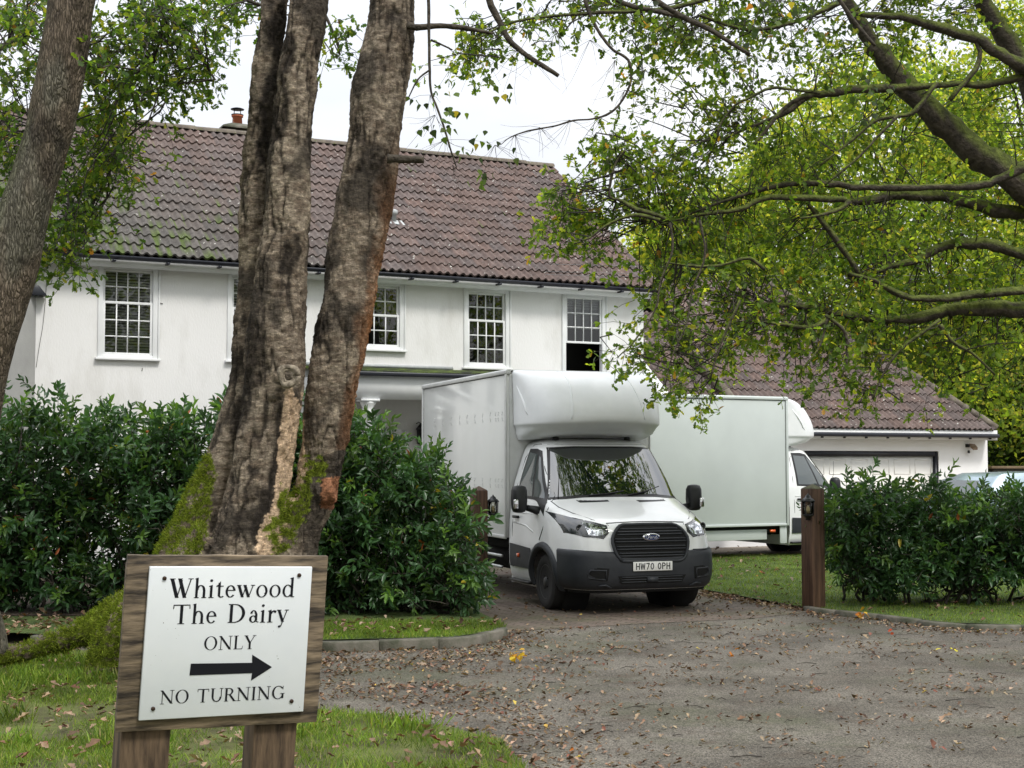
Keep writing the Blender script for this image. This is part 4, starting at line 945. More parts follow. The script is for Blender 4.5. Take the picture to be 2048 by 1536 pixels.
    mb.build('corner_trim', M['alu'] if marks else M['box_shaded'], bx, bevel=.008)
    mb = MB()
    for s in (-1, 1):
        mb.box(s*(hw-.021), s*(hw-.018), B0+t_, B0+t_+.008, box_bot+.05, BT-.06); mb.box(s*(hw-.021), s*(hw-.018), B0+t_, B1-t_, BT-.072, BT-.062)
    mb.build('panel_seam', M['black'], bx)
    if marks:   # dimpled fixings in two rows on the side
        mb = MB(); 
        for z in (2.47, 1.56):
            for y in (2.47, 2.63, 2.74, 2.98, 3.32, 3.68, 4.05, 4.42, 4.85, 5.3, 5.75):
                for dz, dy in ((.05,.0),(.02,.02),(-.03,.012),(-.06,-.004)):
                    mb.lathe([(.011,-hw+.0185),(.009,-hw+.014)], (0,y+dy,z+dz), 8, 'x')
        mb.build('panel_fixing', M['alu'], bx)
        mb = MB(); mb.add([(-hw+.0185,B0+.3,box_bot+.15),(-hw+.0185,B1-.1,box_bot+.15),(-hw+.0185,B1-.1,box_bot+.145),(-hw+.0185,B0+.3,box_bot+.145)], [(0,1,2,3)]); mb.build('panel_seam', M['alu'], bx)
    # chassis
    mb = MB(); mb.box(-.45,.45,1.6,6.3,.42,.60); mb.box(-.9,.9,2.3,2.5,.45,box_bot-.02); mb.box(-.95,.95,2.3,6.35,box_bot-.13,box_bot-.002); mb.box(-.85,-.6,2.7,4.1,.38,.70); mb.box(.55,.85,2.7,4.1,.38,.70)
    for y in (1.0, 4.85): mb.box(-.8,.8,y-.06,y+.06,.27,.42)
    mb.box(-.7,.7,.45,1.6,.25,.4)
    mb.build('chassis', M['matt_black'], v)
    if not marks:
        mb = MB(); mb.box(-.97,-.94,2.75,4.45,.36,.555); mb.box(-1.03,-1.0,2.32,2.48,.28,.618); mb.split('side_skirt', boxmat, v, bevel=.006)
        mb = MB(); mb.box(-1.04,-1.02,2.60,2.72,.50,.55); mb.build('side_marker', M['orange'], v)
    else:
        mb = MB(); mb.box(-1.03,-1.0,2.6,4.3,.55,.585); mb.box(-1.03,-1.0,2.6,4.3,.40,.435); mb.build('side_guard', M['alu'], v)
    mb = MB(); mb.tube([front(-.80, 1.38, .0), (-.815, .98, 1.62), (-.82,.99,1.86)], [.008,.004,.003], 5); mb.build('aerial', M['black'], v)
    return v
M['black_mirror'] = mat('mirror_housing', (.012,.013,.015), (.018,.019,.021), 8, .45)
def screen(name, base, ior, rough=.02):
    m = mat(name, base, rough=rough, spec=.5, ior=ior); return m
M['screen_dark'] = screen('windscreen_glass_dark', (.006,.011,.010), 2.5, .01)
M['side_glass'] = screen('side_glass_dark', (.06,.075,.075), 1.9)
VY = .339
van1 = make_van('white box van with dark grille facing the road on the block paving', (1.687, 17.06, 0), VY)
V2R = R(117)
cx_, sx_ = math.cos(V2R), math.sin(V2R)
nb_ = at(1577, 797, 27.0)     # near front top corner of the second box
lx_, ly_ = -1.085, 2.29
van2 = make_van('pale shade-greyed box van seen side on, parked across in front of the garage', (nb_[0] - (lx_*cx_ - ly_*sx_), nb_[1] - (lx_*sx_ + ly_*cx_), 0), V2R, box_bot=.62, marks=False, boxmat=M['box_shaded'])
# ------------------------------------------------------------------ sign in the foreground
sg = empty('wooden_sign', (-1.0086, 4.9726, 0.0), 0, 'white enamel sign on weathered board and two brown posts in the near grass', 'sign')
rig = empty('sign_board', (0, 0, 1.2171)); rig.parent = sg
rig.rotation_mode = 'YXZ'
def RotM(yaw, p, r):
    return Matrix.Rotation(yaw, 3, 'Z') @ Matrix.Rotation(p, 3, 'X') @ Matrix.Rotation(r, 3, 'Y')
SM = RotM(.47154, .09709, .03323).to_4x4()
bpy.data.objects.remove(rig)
def sgn_part(mb, name, m, parent=sg, off=(0, 0, 1.2171), bevel=0, smooth=False):
    mb.v = [tuple(SM @ Vector(p) + Vector(off)) for p in mb.v]; return mb.build(name, m, parent, bevel=bevel, smooth=smooth)
mb = MB()
n_ = 26   # slightly uneven plank outline
def edge(a, b, k): 
    return [(a[0]+(b[0]-a[0])*t, a[1]+(b[1]-a[1])*t) for t in np.linspace(0, 1, k, endpoint=False)]
ol = edge((-.36,-.304),(.36,-.304),9)+edge((.36,-.304),(.36,.304),8)+edge((.36,.304),(-.36,.304),9)+edge((-.36,.304),(-.36,-.304),8)
ol = [(a+random.uniform(-.0016,.0016), b+random.uniform(-.0016,.0016)) for a, b in ol]
mb.prism(ol, 'y', 0, .022); board = sgn_part(mb, 'board', M['wood_sign'], bevel=.002)
mb = MB(); mb.add([(-.289,-.018,-.262),(.300,-.018,-.259),(.295,-.018,.267),(-.287,-.018,.268),(-.289,-.002,-.262),(.300,-.002,-.259),(.295,-.002,.267),(-.287,-.002,.268)],
    [(0,1,2,3),(7,6,5,4),(0,4,5,1),(1,5,6,2),(2,6,7,3),(3,7,4,0)]); plate = sgn_part(mb, 'sign_plate', M['sign_white'], bevel=.003)
lm = MB()
def centred(text, cxx, z, h, ws, sp):
    w_ = text_w(text, h, GL, ws, sp); letters(lm, text, cxx - w_/2, z, h, -.0182, GL, .0006, ws, sp, 1.10)
centred('Whitewood', .012, .160, .066, 1.16, .035)
centred('The Dairy', .010, .070, .066, 1.16, .030)
centred('ONLY', .012, -.024, .047, 1.12, .02)
lm.add([(x, -.0196, z) for x, z in [(-.125,-.111),(.098,-.111),(.096,-.138),(.170,-.092),(.094,-.045),(.096,-.074),(-.123,-.070)]], [(0,1,5,6),(1,2,3),(1,3,5),(3,4,5)])
centred('NO TURNING', .002, -.207, .046, 1.13, .035)
sgn_part(lm, 'sign_lettering', M['ink'], plate)
for x, z in ((-.235,.228),(.247,.237),(-.243,-.222),(.252,-.218)):
    mb = MB(); mb.lathe([(.0075,-.0185),(.007,-.0225),(.004,-.024)], (x,0,z), 12, 'y'); sgn_part(mb, 'screw', M['screw'], plate)
for x0, x1 in ((-.335,-.165),(.135,.295)):
    mb = MB(); mb.add([(x,y,z) for z in (-1.5,.26) for x, y in ((x0,.024),(x1,.024),(x1,.15),(x0,.15))], [(3,2,1,0),(4,5,6,7),(0,1,5,4),(1,2,6,5),(2,3,7,6),(3,0,4,7)])
    sgn_part(mb, 'post', M['wood_post'], bevel=.006)

# ------------------------------------------------------------------ gateposts with lanterns
def gatepost(u, v, w, top, rz, label, capm):
    p = G(u, v); o = empty('gatepost', (p[0], p[1]+w*.6, 0), rz, label, 'gatepost', 'brown timber gateposts beside the drive')
    h = w/2; mb = MB(); mb.box(-h, h, -h, h, -.05, top-.05); mb.build('post', M['wood_gate'], o, bevel=.012)
    mb = MB(); e = h-.002; mb.add([(-e,-e,top-.049),(e,-e,top-.049),(e,e,top-.049),(-e,e,top-.049),(0,0,top+.01)], [(0,1,4),(1,2,4),(2,3,4),(3,0,4)]); mb.build('post_cap', capm, o)
    return o, Vector((p[0], p[1]+w*.6, 0))
capm = mat('mossy_post_top', (.05,.035,.02), (.10,.11,.05), 12, .9)
gp, gpl = gatepost(1632, 1222, .21, 1.56, R(28), 'weathered brown gatepost at the lawn corner, right of the vans', capm)
gp2, gp2l = gatepost(957, 1208, .19, 1.52, R(20), 'reddish gatepost mostly hidden in the hedge end, left of the front van', M['wood_gate'])
def lantern(P, rz, label, sc_=1.0):
    o = empty('post_lantern', P, rz, label, 'lantern', 'black lanterns on the gateposts'); s = sc_
    mb = MB(); mb.lathe([(.012*s,-.16*s),(.03*s,-.155*s),(.045*s,-.13*s),(.07*s,-.115*s),(.072*s,-.105*s)], (0,0,0), 6)
    for k in range(6):
        t = k*math.pi/3; mb.tube([(.066*s*math.cos(t),.066*s*math.sin(t),-.106*s),(.072*s*math.cos(t),.072*s*math.sin(t),.055*s)], .006*s, 4)
    mb.lathe([(.085*s,.055*s),(.088*s,.062*s),(.06*s,.095*s),(.045*s,.10*s),(.035*s,.125*s),(.012*s,.14*s),(.008*s,.155*s)], (0,0,0), 6)
    for zz in (-.02,): mb.lathe([(.072*s,zz*s-.004),(.072*s,zz*s+.004)], (0,0,0), 6) if False else None
    mb.build('lantern_cage', M['lamp_black'], o)
    mb = MB(); mb.lathe([(.060*s,-.105*s),(.066*s,.054*s)], (0,0,0), 6); mb.build('lantern_glass', M['pure_glass'], o)
    mb = MB(); mb.lathe([(.02*s,-.10*s),(.022*s,-.03*s),(.012*s,.0),(.004*s,.01*s)], (0,0,0), 12); mb.build('bulb', M['amber'], o, smooth=True)
    mb = MB(); mb.tube([(0,0,-.15*s),(.0,.05*s,-.17*s),(0,.10*s,-.14*s)], .010*s, 6); mb.box(-.03*s,.03*s,.095*s,.11*s,-.18*s,-.05*s); mb.build('bracket', M['lamp_black'], o)
    return o
lp = at(1616, 1012, gpl[1]-.20); lantern(tuple(lp), R(-12), 'black hexagonal lantern on the right gatepost beside the lawn')
lp = at(986, 1012, gp2l[1]-.02); lantern(tuple(lp), R(70), 'black lantern on the left gatepost against the van side', .95)

# ------------------------------------------------------------------ parked car, brick wall, cables
def car():
    d = 25.3; c0 = at(2085, 1000, d); o = empty('parked_car', (c0[0], d, .02), R(14), 'silver blue car behind the right-hand shrub at the edge of view', 'car')
    # local: x forward, length 4.2
    prof = [(-2.1,.45),(-2.12,.8),(-2.0,1.0),(-1.95,1.05),(-1.62,1.50),(-1.2,1.62),(-.2,1.65),(.35,1.60),(.95,1.14),(1.25,1.02),(1.85,.90),(2.08,.72),(2.1,.40),(1.9,.28),(-1.9,.28)]
    cm = mat('silver_blue_paint', (.24,.32,.38), (.28,.36,.42), 2, .3, coat=.6, metal=.2)
    mb = MB(); n = len(prof); secs = []
    for y, k in ((-.86,0),(-.80,.6),(-.66,1),(.66,1),(.80,.6),(.86,0)):
        secs.append([(x*(1-.0*k), y, z if z <= 1.02 else 1.02+(z-1.02)*(k if k else .0)) for x, z in prof])
    mb.add([p for s in secs for p in s], [(i*n+j, i*n+(j+1)%n, (i+1)*n+(j+1)%n, (i+1)*n+j) for i in range(5) for j in range(n)] + [list(range(n))[::-1], [5*n+j for j in range(n)]])
    body = mb.build('body', cm, o, smooth=True); body.modifiers.new('e','EDGE_SPLIT').split_angle = R(40)
    for s in (-1, 1):
        mb = MB(); mb.add([(-1.55,s*.812,1.06),(-.25,s*.812,1.06),(-.25,s*.70,1.54),(-1.3,s*.70,1.52)], [(0,1,2,3)]); mb.add([(-.18,s*.812,1.06),(.85,s*.812,1.09),(.25,s*.70,1.53),(-.18,s*.70,1.54)], [(0,1,2,3)]); mb.build('side_window', M['side_glass'], o)
        for wx in (-1.3, 1.3):
            mb = MB(); mb.lathe([(.2,s*.66),(.31,s*.66),(.32,s*.70),(.32,s*.84),(.30,s*.87),(.2,s*.86),(.05,s*.85)], (wx,0,.32), 24, 'y'); mb.build('wheel', M['rubber'], o)
    mb = MB(); mb.add([(.97,-.70,1.16),(.97,.70,1.16),(.39,.62,1.60),(.39,-.62,1.60)], [(0,1,2,3)]); mb.build('windscreen', M['side_glass'], o)
    mb = MB(); mb.add([(-1.97,-.70,1.10),(-1.97,.70,1.10),(-1.66,.62,1.50),(-1.66,-.62,1.50)], [(3,2,1,0)]); mb.build('rear_window', M['side_glass'], o)
    for s in (-1, 1): mb = MB(); mb.box(.55,.70,s*.88,s*1.0,1.03,1.15); mb.build('mirror', M['black'], o, bevel=.02)
car()
bw = empty('brick_wall', (13.5, 37.0, 0), 0, 'low dark brick wall with pale coping beyond the garage', 'wall')
mb = MB(); mb.box(-.8, 14, 0, .25, -.1, 1.66); mb.build('brickwork', brick_mat('dark_brickwork', (.07,.045,.04), (.11,.065,.05), (.05,.045,.04), .22, .075, .3), bw)
mb = MB(); mb.box(-.85, 14, -.04, .29, 1.663, 1.73); mb.build('coping', mat('sandy_coping', (.22,.16,.10), (.30,.22,.15), 8, .9), bw, bevel=.01)
for (v0, v1) in ((528,531),(543,545),(549,553)):
    mb = MB(); A = at(1090, v0, 24.5); B = at(2300, v1, 19); mb.tube([A+(B-A)*t+np.array([0,0,-.06*math.sin(math.pi*t)]) for t in np.linspace(0,1,16)], .0035, 4)
    c = mb.build('overhead_cable', mat('cable_grey', (.25,.25,.25), rough=.5)); tag(c, {528:'thin overhead cable crossing the oak, topmost of three', 543:'thin overhead cable crossing the oak, middle of three', 549:'thin overhead cable crossing the oak, lowest of three'}[v0], 'cable', 'overhead cables in front of the oak')

# ------------------------------------------------------------------ leaf templates and builders
def tmpl(ts, ws, droop=.2, fold=.12):
    """(t, half-width, normal) rows -> verts, faces: three across, pointed ends"""
    V = [(ts[0], 0, 0)]; Fc = []
    for t, w_ in zip(ts[1:-1], ws[1:-1]):
        z = -droop*t*t; V += [(t, -w_, z+fold*w_), (t, 0, z), (t, w_, z+fold*w_)]
    V.append((ts[-1], 0, -droop*ts[-1]**2)); n = len(ts)-2; e = len(V)-1
    Fc += [(0,1,2),(0,2,3)]
    for i in range(n-1):
        a = 1+3*i; Fc += [(a,a+3,a+4,a+1),(a+1,a+4,a+5,a+2)]
    a = 1+3*(n-1); Fc += [(a,e,a+1),(a+1,e,a+2)]
    return np.array(V), Fc
T_LAUREL = tmpl([0,.22,.5,.78,1], [0,.42,.5,.36,0], .22, .35)
T_OAK = tmpl([0,.22,.36,.52,.66,.82,1], [0,.30,.17,.48,.26,.42,0], .15, .2)
T_BIRCH = tmpl([0,.12,.30,.6,1], [0,.42,.5,.28,0], .25, .2)
T_DIA = (np.array([(0,0,0),(.45,-.5,.06),(1,0,-.1),(.5,.5,.06)]), [(0,1,2,3)])
T_LIT = tmpl([0,.2,.35,.55,.75,1], [0,.35,.22,.5,.3,0], -.35, .5)
def leaves(name, P, T, Ln, Wd, col, template, m, parent=None, up=.6, seed=1, smooth=False):
    r = np.random.default_rng(seed); n = len(P); V0, Fc = template
    T = T / (np.linalg.norm(T, axis=1, keepdims=True) + 1e-9)
    Nn = r.normal(size=(n, 3)) * (1-up) + np.array([0, 0, 1.0]) * up
    Nn -= (Nn*T).sum(1, keepdims=True)*T; Nn /= np.linalg.norm(Nn, axis=1, keepdims=True)+1e-9
    B = np.cross(Nn, T); k = len(V0)
    Ln = np.broadcast_to(Ln, (n,)); Wd = np.broadcast_to(Wd, (n,))
    V = (P[:,None,:] + (V0[None,:,0,None]*Ln[:,None,None])*T[:,None,:] + (V0[None,:,1,None]*Wd[:,None,None])*B[:,None,:] + (V0[None,:,2,None]*Ln[:,None,None])*Nn[:,None,:]).reshape(-1, 3)
    fl = np.array([i for q in Fc for i in q]); cn = np.array([len(q) for q in Fc])
    loops = (fl[None,:] + (np.arange(n)*k)[:,None]).ravel(); counts = np.tile(cn, n)
    C = np.repeat(np.asarray(col), k, axis=0)
    return mesh_np(name, V, loops, counts, m, parent, C, smooth)
def merge(V1, V2): return np.concatenate([V1, V2])
def hues(n, cols, wts, r, jit=.18):
    c = np.array(cols)[r.choice(len(cols), n, p=np.array(wts)/sum(wts))]
    return np.clip(c * r.uniform(1-jit, 1+jit, (n, 1)) * r.uniform(.93, 1.07, (n, 3)), 0, 1)

def hedge(label, inside, n_shoots, bounds, seed, base, name='laurel_hedge', leafL=.128, stems=26):
    """evergreen shrub: shoots of spirally set glossy leaves on woody stems; inside(x,y,z)->bool"""
    r = np.random.default_rng(seed); x0,x1,y0,y1,z0,z1 = bounds; root = empty(name, base, 0, label, 'hedge')
    P = []
    while len(P) < n_shoots:
        q = r.uniform((x0,y0,z0),(x1,y1,z1), (4000,3)); q = q[inside(q[:,0],q[:,1],q[:,2])]; P += list(q)
    P = np.array(P[:n_shoots]); cx = np.array([(x0+x1)/2, (y0+y1)/2+.1, (z0+z1)/2])
    D = r.normal(size=P.shape)*.55 + np.array([0,0,.62]); D[:,1] += np.where(P[:,1] < (y0+y1)/2, -.35, .2); D[:,2] -= np.where(P[:,2] < z0+.5, .35, 0); D /= np.linalg.norm(D,axis=1,keepdims=True)
    LP=[];LT=[];LL=[];LW=[];LC=[]; tw = MB()
    nl = 13
    shl = r.uniform(.18,.46,n_shoots)
    a = np.cross(D, np.array([.3,.2,1.0])); a /= np.linalg.norm(a,axis=1,keepdims=True); b = np.cross(D,a)
    szs = r.uniform(.7,1.2,n_shoots); tone = r.uniform(.65,1.5,n_shoots); yel = r.random(n_shoots)
    for j in range(nl):
        t = j/(nl-1); ph = j*2.4+r.uniform(0,6.28,n_shoots)*0 + r.uniform(-.4,.4,n_shoots) + np.arange(n_shoots)
        out = a*np.cos(ph)[:,None]+b*np.sin(ph)[:,None]; pos = P + D*(shl*t)[:,None]
        op = .35+.55*(1-t)
        LP.append(pos); LT.append(D*(1-op*.75)+out*op+np.array([0,0,-.08])); sz = leafL*szs*r.uniform(.8,1.1,n_shoots)*(1 if j < nl-2 else .75)
        LL.append(sz); LW.append(sz*r.uniform(.31,.40,n_shoots))
        c = np.array([.040,.088,.034])*np.ones((n_shoots,1)); young = (yel > .72)[:,None] & (t > .45); c = np.where(young, np.array([.085,.155,.035]), c)
        c = np.where((r.random(n_shoots) < .006)[:,None], np.array([.30,.24,.03]), c); c = np.where((r.random(n_shoots) < .0025)[:,None], np.array([.28,.08,.03]), c)
        LC.append(c*tone[:,None]*r.uniform(.85,1.15,(n_shoots,1)))
    off = np.array(base)
    leaves('foliage', np.concatenate(LP)-off, np.concatenate(LT), np.concatenate(LL), np.concatenate(LW), np.concatenate(LC), T_LAUREL, M['leaf_laurel'], root, up=.45, seed=seed, smooth=True)
    for i in range(n_shoots): tw.tube([P[i]-off-D[i]*.12, P[i]-off+D[i]*shl[i]*.5, P[i]-off+D[i]*shl[i]*.97], [.005,.004,.002], 3, cap=False)
    for i in range(stems):
        x = x0+.35+(x1-x0-.7)*(i+r.uniform(.2,.8))/stems; y = (y0+y1)/2+r.uniform(-.3,.3); q = np.array([x,y,.05]); pts=[q]; rr=[.022]
        tgt = P[r.choice(np.where(abs(P[:,0]-x) < .7)[0])] if (abs(P[:,0]-x) < .7).any() else q+np.array([0,0,1])
        for k in range(1,7): pts.append(q+(tgt-q)*k/6+r.normal(size=3)*.05*min(k,6-k)*np.array([1,1,.3])); rr.append(.022-.0028*k)
        tw.tube([p-off for p in pts], rr, 5)
        for _ in range(14):
            k = r.integers(1,6); s = np.array(pts[k]); c_ = P[np.argsort(((P-s)**2).sum(1)+r.random(len(P))*.5)[0]]; m_ = (s+c_)/2+r.normal(size=3)*.05
            tw.tube([s-off,m_-off,c_-off], [.010,.007,.004], 3, cap=False)
    tw.build('stems', M['twig'], root)
    return root
def toplimit(tab, depth=16.2):   # photo outline (u,v) -> height as function of x at that depth
    us = [a for a, b in tab]; X = [at(a, b, depth)[0] for a, b in tab]; Zz = [at(a, b, depth)[2] for a, b in tab]
    return lambda x: np.interp(x, X, Zz)
tl = toplimit([(-120,800),(0,815),(60,800),(85,775),(110,800),(150,830),(220,830),(255,812),(330,825),(360,840),(430,812),(470,815),(520,850)], 16.4)
b0 = at(500, 1000, 16.4)[0]; a0 = at(-160, 1000, 16.4)[0]
def lump(x, z, s=1.0, k=.16): return k*np.sin(x*3.1*s+1.3)*np.sin(z*3.7*s+.5)
h1 = lambda x,y,z: (z < tl(x)-.15+.10*np.sin(x*9)+.06*np.sin(x*23+2)) & (z > .12) & (y > 16.0+lump(x,z)+.10*(z<.5)) & (y < 17.2+lump(z,x))
hedge('long dark laurel hedge left of and behind the birch, under the first window', h1, 1650, (a0,b0,15.7,17.4,.12,2.75), 11, (-3.9,16.6,0))
tl2 = toplimit([(540,830),(610,830),(660,840),(700,825),(745,835),(775,870),(800,900),(840,930),(880,940),(930,950),(960,980),(975,1060),(985,1180)], 16.6)
rt2 = lambda z: np.interp(z, [0,.5,1.0,1.6,2.3], [at(980,1200,16.6)[0]-.05, at(965,1200,16.6)[0], at(935,1200,16.6)[0], at(912,1000,16.6)[0], at(800,900,16.6)[0]])
h2 = lambda x,y,z: (z < tl2(x)-.12+.10*np.sin(x*11)+.05*np.sin(x*27)) & (x < rt2(z)+.05*np.sin(z*14)) & (z > .14) & (y > 15.95+lump(x+2,z)) & (y < 17.3)
hedge('laurel shrub between the birch trunks and the left gatepost', h2, 1550, (at(480,900,16.6)[0], at(995,900,16.6)[0], 15.7,17.4,.14,2.4), 12, (-1.6,16.6,0))
tl3 = toplimit([(1650,990),(1680,975),(1700,985),(1730,965),(1745,925),(1770,960),(1800,955),(1850,965),(1880,952),(1920,975),(1960,985),(2010,975),(2060,985),(2150,985)], 17.8)
lb3 = lambda z: np.interp(z, [0,.3,.7,1.2,1.7], [at(1760,1100,17.8)[0], at(1700,1100,17.8)[0], at(1665,1100,17.8)[0], at(1650,1100,17.8)[0], at(1655,1000,17.8)[0]])
h3 = lambda x,y,z: (z < tl3(x)-.20+.09*np.sin(x*12)+.05*np.sin(x*29)) & (x > lb3(z)) & (z > .26+.12*np.sin(x*5)) & (y > 17.6+lump(x,z)) & (y < 18.8)
hedge('broad evergreen shrub beside the right gatepost in front of the garage', h3, 1150, (at(1640,900,17.8)[0], at(2200,900,17.8)[0], 17.2,19.0,.2,1.9), 13, (5.6,18.1,0), stems=22, leafL=.122)
# ------------------------------------------------------------------ trees
def remesh_join(mb, voxel, smooth_it=2):
    me = bpy.data.meshes.new('tmp'); me.from_pydata(mb.v, [], mb.f); o = link(bpy.data.objects.new('tmp', me))
    m = o.modifiers.new('r', 'REMESH'); m.mode = 'VOXEL'; m.voxel_size = voxel
    m = o.modifiers.new('s', 'SMOOTH'); m.iterations = smooth_it; m.factor = .5
    ev = o.evaluated_get(bpy.context.evaluated_depsgraph_get()); me2 = bpy.data.meshes.new_from_object(ev)
    n = len(me2.vertices); V = np.zeros(n*3, np.float32); me2.vertices.foreach_get('co', V); V = V.reshape(-1,3)
    Nn = np.zeros(n*3, np.float32); me2.vertices.foreach_get('normal', Nn); Nn = Nn.reshape(-1,3)
    nl = len(me2.loops); L_ = np.zeros(nl, np.int32); me2.loops.foreach_get('vertex_index', L_)
    C = np.zeros(len(me2.polygons), np.int32); me2.polygons.foreach_get('loop_total', C)
    bpy.data.objects.remove(o); bpy.data.meshes.remove(me); bpy.data.meshes.remove(me2)
    return V, Nn, L_, C
def inpoly(x, y, poly):
    x = np.asarray(x); y = np.asarray(y); c = np.zeros(x.shape, bool); n = len(poly)
    for i in range(n):
        x1, y1 = poly[i]; x2, y2 = poly[(i+1) % n]
        k = ((y1 > y) != (y2 > y)) & (x < (x2-x1)*(y-y1)/(y2-y1+1e-12)+x1); c ^= k
    return c
def pdist(x, y, line):
    """distance of points to an open poly-line"""
    d = np.full(np.shape(x), 1e9)
    for (x1,y1),(x2,y2) in zip(line, line[1:]):
        dx, dy = x2-x1, y2-y1; t = np.clip(((x-x1)*dx+(y-y1)*dy)/(dx*dx+dy*dy), 0, 1); d = np.minimum(d, np.hypot(x-x1-t*dx, y-y1-t*dy))
    return d
def fbm(P, s, seed=0.0, octs=4):
    return np.array([noise.fractal(Vector((p[0]*s[0]+seed, p[1]*s[1], p[2]*s[2])), 1.0, 2.1, octs) for p in P])
def bark_mat(name, ridged=True):
    m = mat(name, (.70,)*3 if ridged else (.75,)*3, (1.2,)*3 if ridged else (1.2,)*3, 30 if ridged else 26, .92, vcol=True, spec=.2, stretch=(1,1,.3) if ridged else (1,1,2.6), detail=9, lo=.38, hi=.62); t = m.node_tree; L = t.links.new; b = t.nodes['Principled BSDF']
    co = N(t,'ShaderNodeTexCoord'); mp_ = N(t,'ShaderNodeMapping'); mp_.inputs['Scale'].default_value = (1,1,.17) if ridged else (1,1,.22); L(co.outputs['Object'], mp_.inputs[0])
    n0 = N(t,'ShaderNodeTexNoise'); n0.inputs['Scale'].default_value = 12; n0.inputs['Detail'].default_value = 5; L(mp_.outputs[0], n0.inputs[0])
    ad = N(t,'ShaderNodeVectorMath', operation='MULTIPLY_ADD'); L(n0.outputs['Color'], ad.inputs[0]); ad.inputs[1].default_value = (.14,.14,.06); L(mp_.outputs[0], ad.inputs[2])
    vo = N(t,'ShaderNodeTexVoronoi', feature='DISTANCE_TO_EDGE'); vo.inputs['Scale'].default_value = 44 if ridged else 26; L(ad.outputs[0], vo.inputs[0])
    mr = N(t,'ShaderNodeMapRange'); mr.inputs[2].default_value = .28; L(vo.outputs['Distance'], mr.inputs[0])
    n1 = N(t,'ShaderNodeTexNoise'); n1.inputs['Scale'].default_value = 70; n1.inputs['Detail'].default_value = 6; L(mp_.outputs[0], n1.inputs[0])
    a = N(t,'ShaderNodeMath', operation='ADD'); L(mr.outputs[0], a.inputs[0]); L(n1.outputs[0], a.inputs[1])
    bp = N(t,'ShaderNodeBump'); bp.inputs['Distance'].default_value = .016; L(a.outputs[0], bp.inputs['Height']); L(bp.outputs[0], b.inputs['Normal'])
    if not ridged:
        mh = N(t,'ShaderNodeMapping'); mh.inputs['Scale'].default_value = (1,1,2.3); L(co.outputs['Object'], mh.inputs[0])
        nh = N(t,'ShaderNodeTexNoise'); nh.inputs['Scale'].default_value = 22; nh.inputs['Detail'].default_value = 9; nh.inputs['Roughness'].default_value = .78; L(mh.outputs[0], nh.inputs[0])
        rp = N(t,'ShaderNodeValToRGB'); e = rp.color_ramp.elements; e[0].position = .34; e[0].color = (.28,.27,.26,1); e[1].position = .60; e[1].color = (1.75,1.72,1.66,1); x = e.new(.44); x.color = (.85,.85,.85,1); x = e.new(.55); x.color = (1.05,1.05,1.05,1)
        L(nh.outputs[0], rp.inputs[0]); vm = N(t,'ShaderNodeVectorMath', operation='MULTIPLY'); L(b.inputs['Base Color'].links[0].from_socket, vm.inputs[0]); L(rp.outputs[0], vm.inputs[1]); L(vm.outputs[0], b.inputs['Base Color'])
        a2 = N(t,'ShaderNodeMath', operation='ADD'); L(nh.outputs[0], a2.inputs[0]); L(n1.outputs[0], a2.inputs[1]); L(a2.outputs[0], bp.inputs['Height'])
        return m
    # crack colour
    src = b.inputs['Base Color'].links[0].from_socket
    m3 = N(t,'ShaderNodeMapRange'); m3.inputs[2].default_value = .14 if ridged else .12; m3.inputs[3].default_value = .42 if ridged else .40; m3.inputs[4].default_value = 1.05; L(vo.outputs['Distance'], m3.inputs[0])
    vm = N(t,'ShaderNodeVectorMath', operation='SCALE'); L(src, vm.inputs[0]); L(m3.outputs[0], vm.inputs['Scale']); L(vm.outputs[0], b.inputs['Base Color'])
    return m
M['bark'] = bark_mat('furrowed_bark'); M['bark_birch'] = bark_mat('old_birch_bark', False)
BD = 12.3; PM = F/BD   # px per metre at the birch
def stem(mb, tab, d, n=20):
    pts = []; rad = []
    for (u, v, rp, *dd) in tab:
        q = d + (dd[0] if dd else 0); pts.append(at(u, v, q)); rad.append(rp*q/F)
    P = catmull([np.r_[p, r_] for p, r_ in zip(pts, rad)], 5)
    mb.tube([p[:3] for p in P], [max(.004, p[3]) for p in P], n)
tb_ = MB()
stem(tb_, [(556,-70,26),(550,0,26),(535,130,27),(522,250,30),(516,330,32),(512,450,34),(512,560,34),(508,650,38),(500,760,42),(480,860,50),(440,960,48),(400,1060,56),(350,1170,62),(300,1290,66),(280,1380,60)], BD+.12)
stem(tb_, [(628,-70,34),(618,0,38),(602,100,39),(590,200,39),(580,300,43),(575,420,46),(565,520,50),(556,620,57),(550,700,62),(545,780,60),(535,860,58),(520,950,58),(500,1050,66),(480,1150,80),(470,1260,95),(460,1370,100)], BD-.12)
stem(tb_, [(792,-70,46),(785,0,47),(777,90,50),(759,190,53),(745,300,55),(730,400,55),(711,500,55),(696,600,54),(680,690,55),(664,780,52),(652,870,46),(640,940,40),(625,1010,38),(600,1090,40),(575,1170,55),(560,1260,70),(560,1370,75)], BD+.05)
stem(tb_, [(600,1000,46),(570,1080,60),(540,1160,80),(520,1260,100),(520,1370,100)], BD+.1)
stem(tb_, [(636,985,34),(652,978,31),(666,975,29)], BD-.02, 16)      # sawn stub
stem(tb_, [(440,1090,62),(370,1150,52),(310,1190,42),(240,1222,34),(170,1262,26),(100,1288,20),(40,1306,17),(-30,1322,15),(-120,1345,12)], BD-.15)
stem(tb_, [(350,1160,60),(290,1215,50),(235,1265,40),(215,1320,36),(205,1380,34)], BD-.35)
stem(tb_, [(556,760,16,-.28),(568,752,15,-.36),(577,750,13,-.42)], BD)      # burl collar
V, Nn, L_, Cn = remesh_join(tb_, .0155, 2)
f1 = fbm(V, (5,5,2.2), 3.1, 4); f2 = fbm(V, (26,26,14), 9.0, 3)
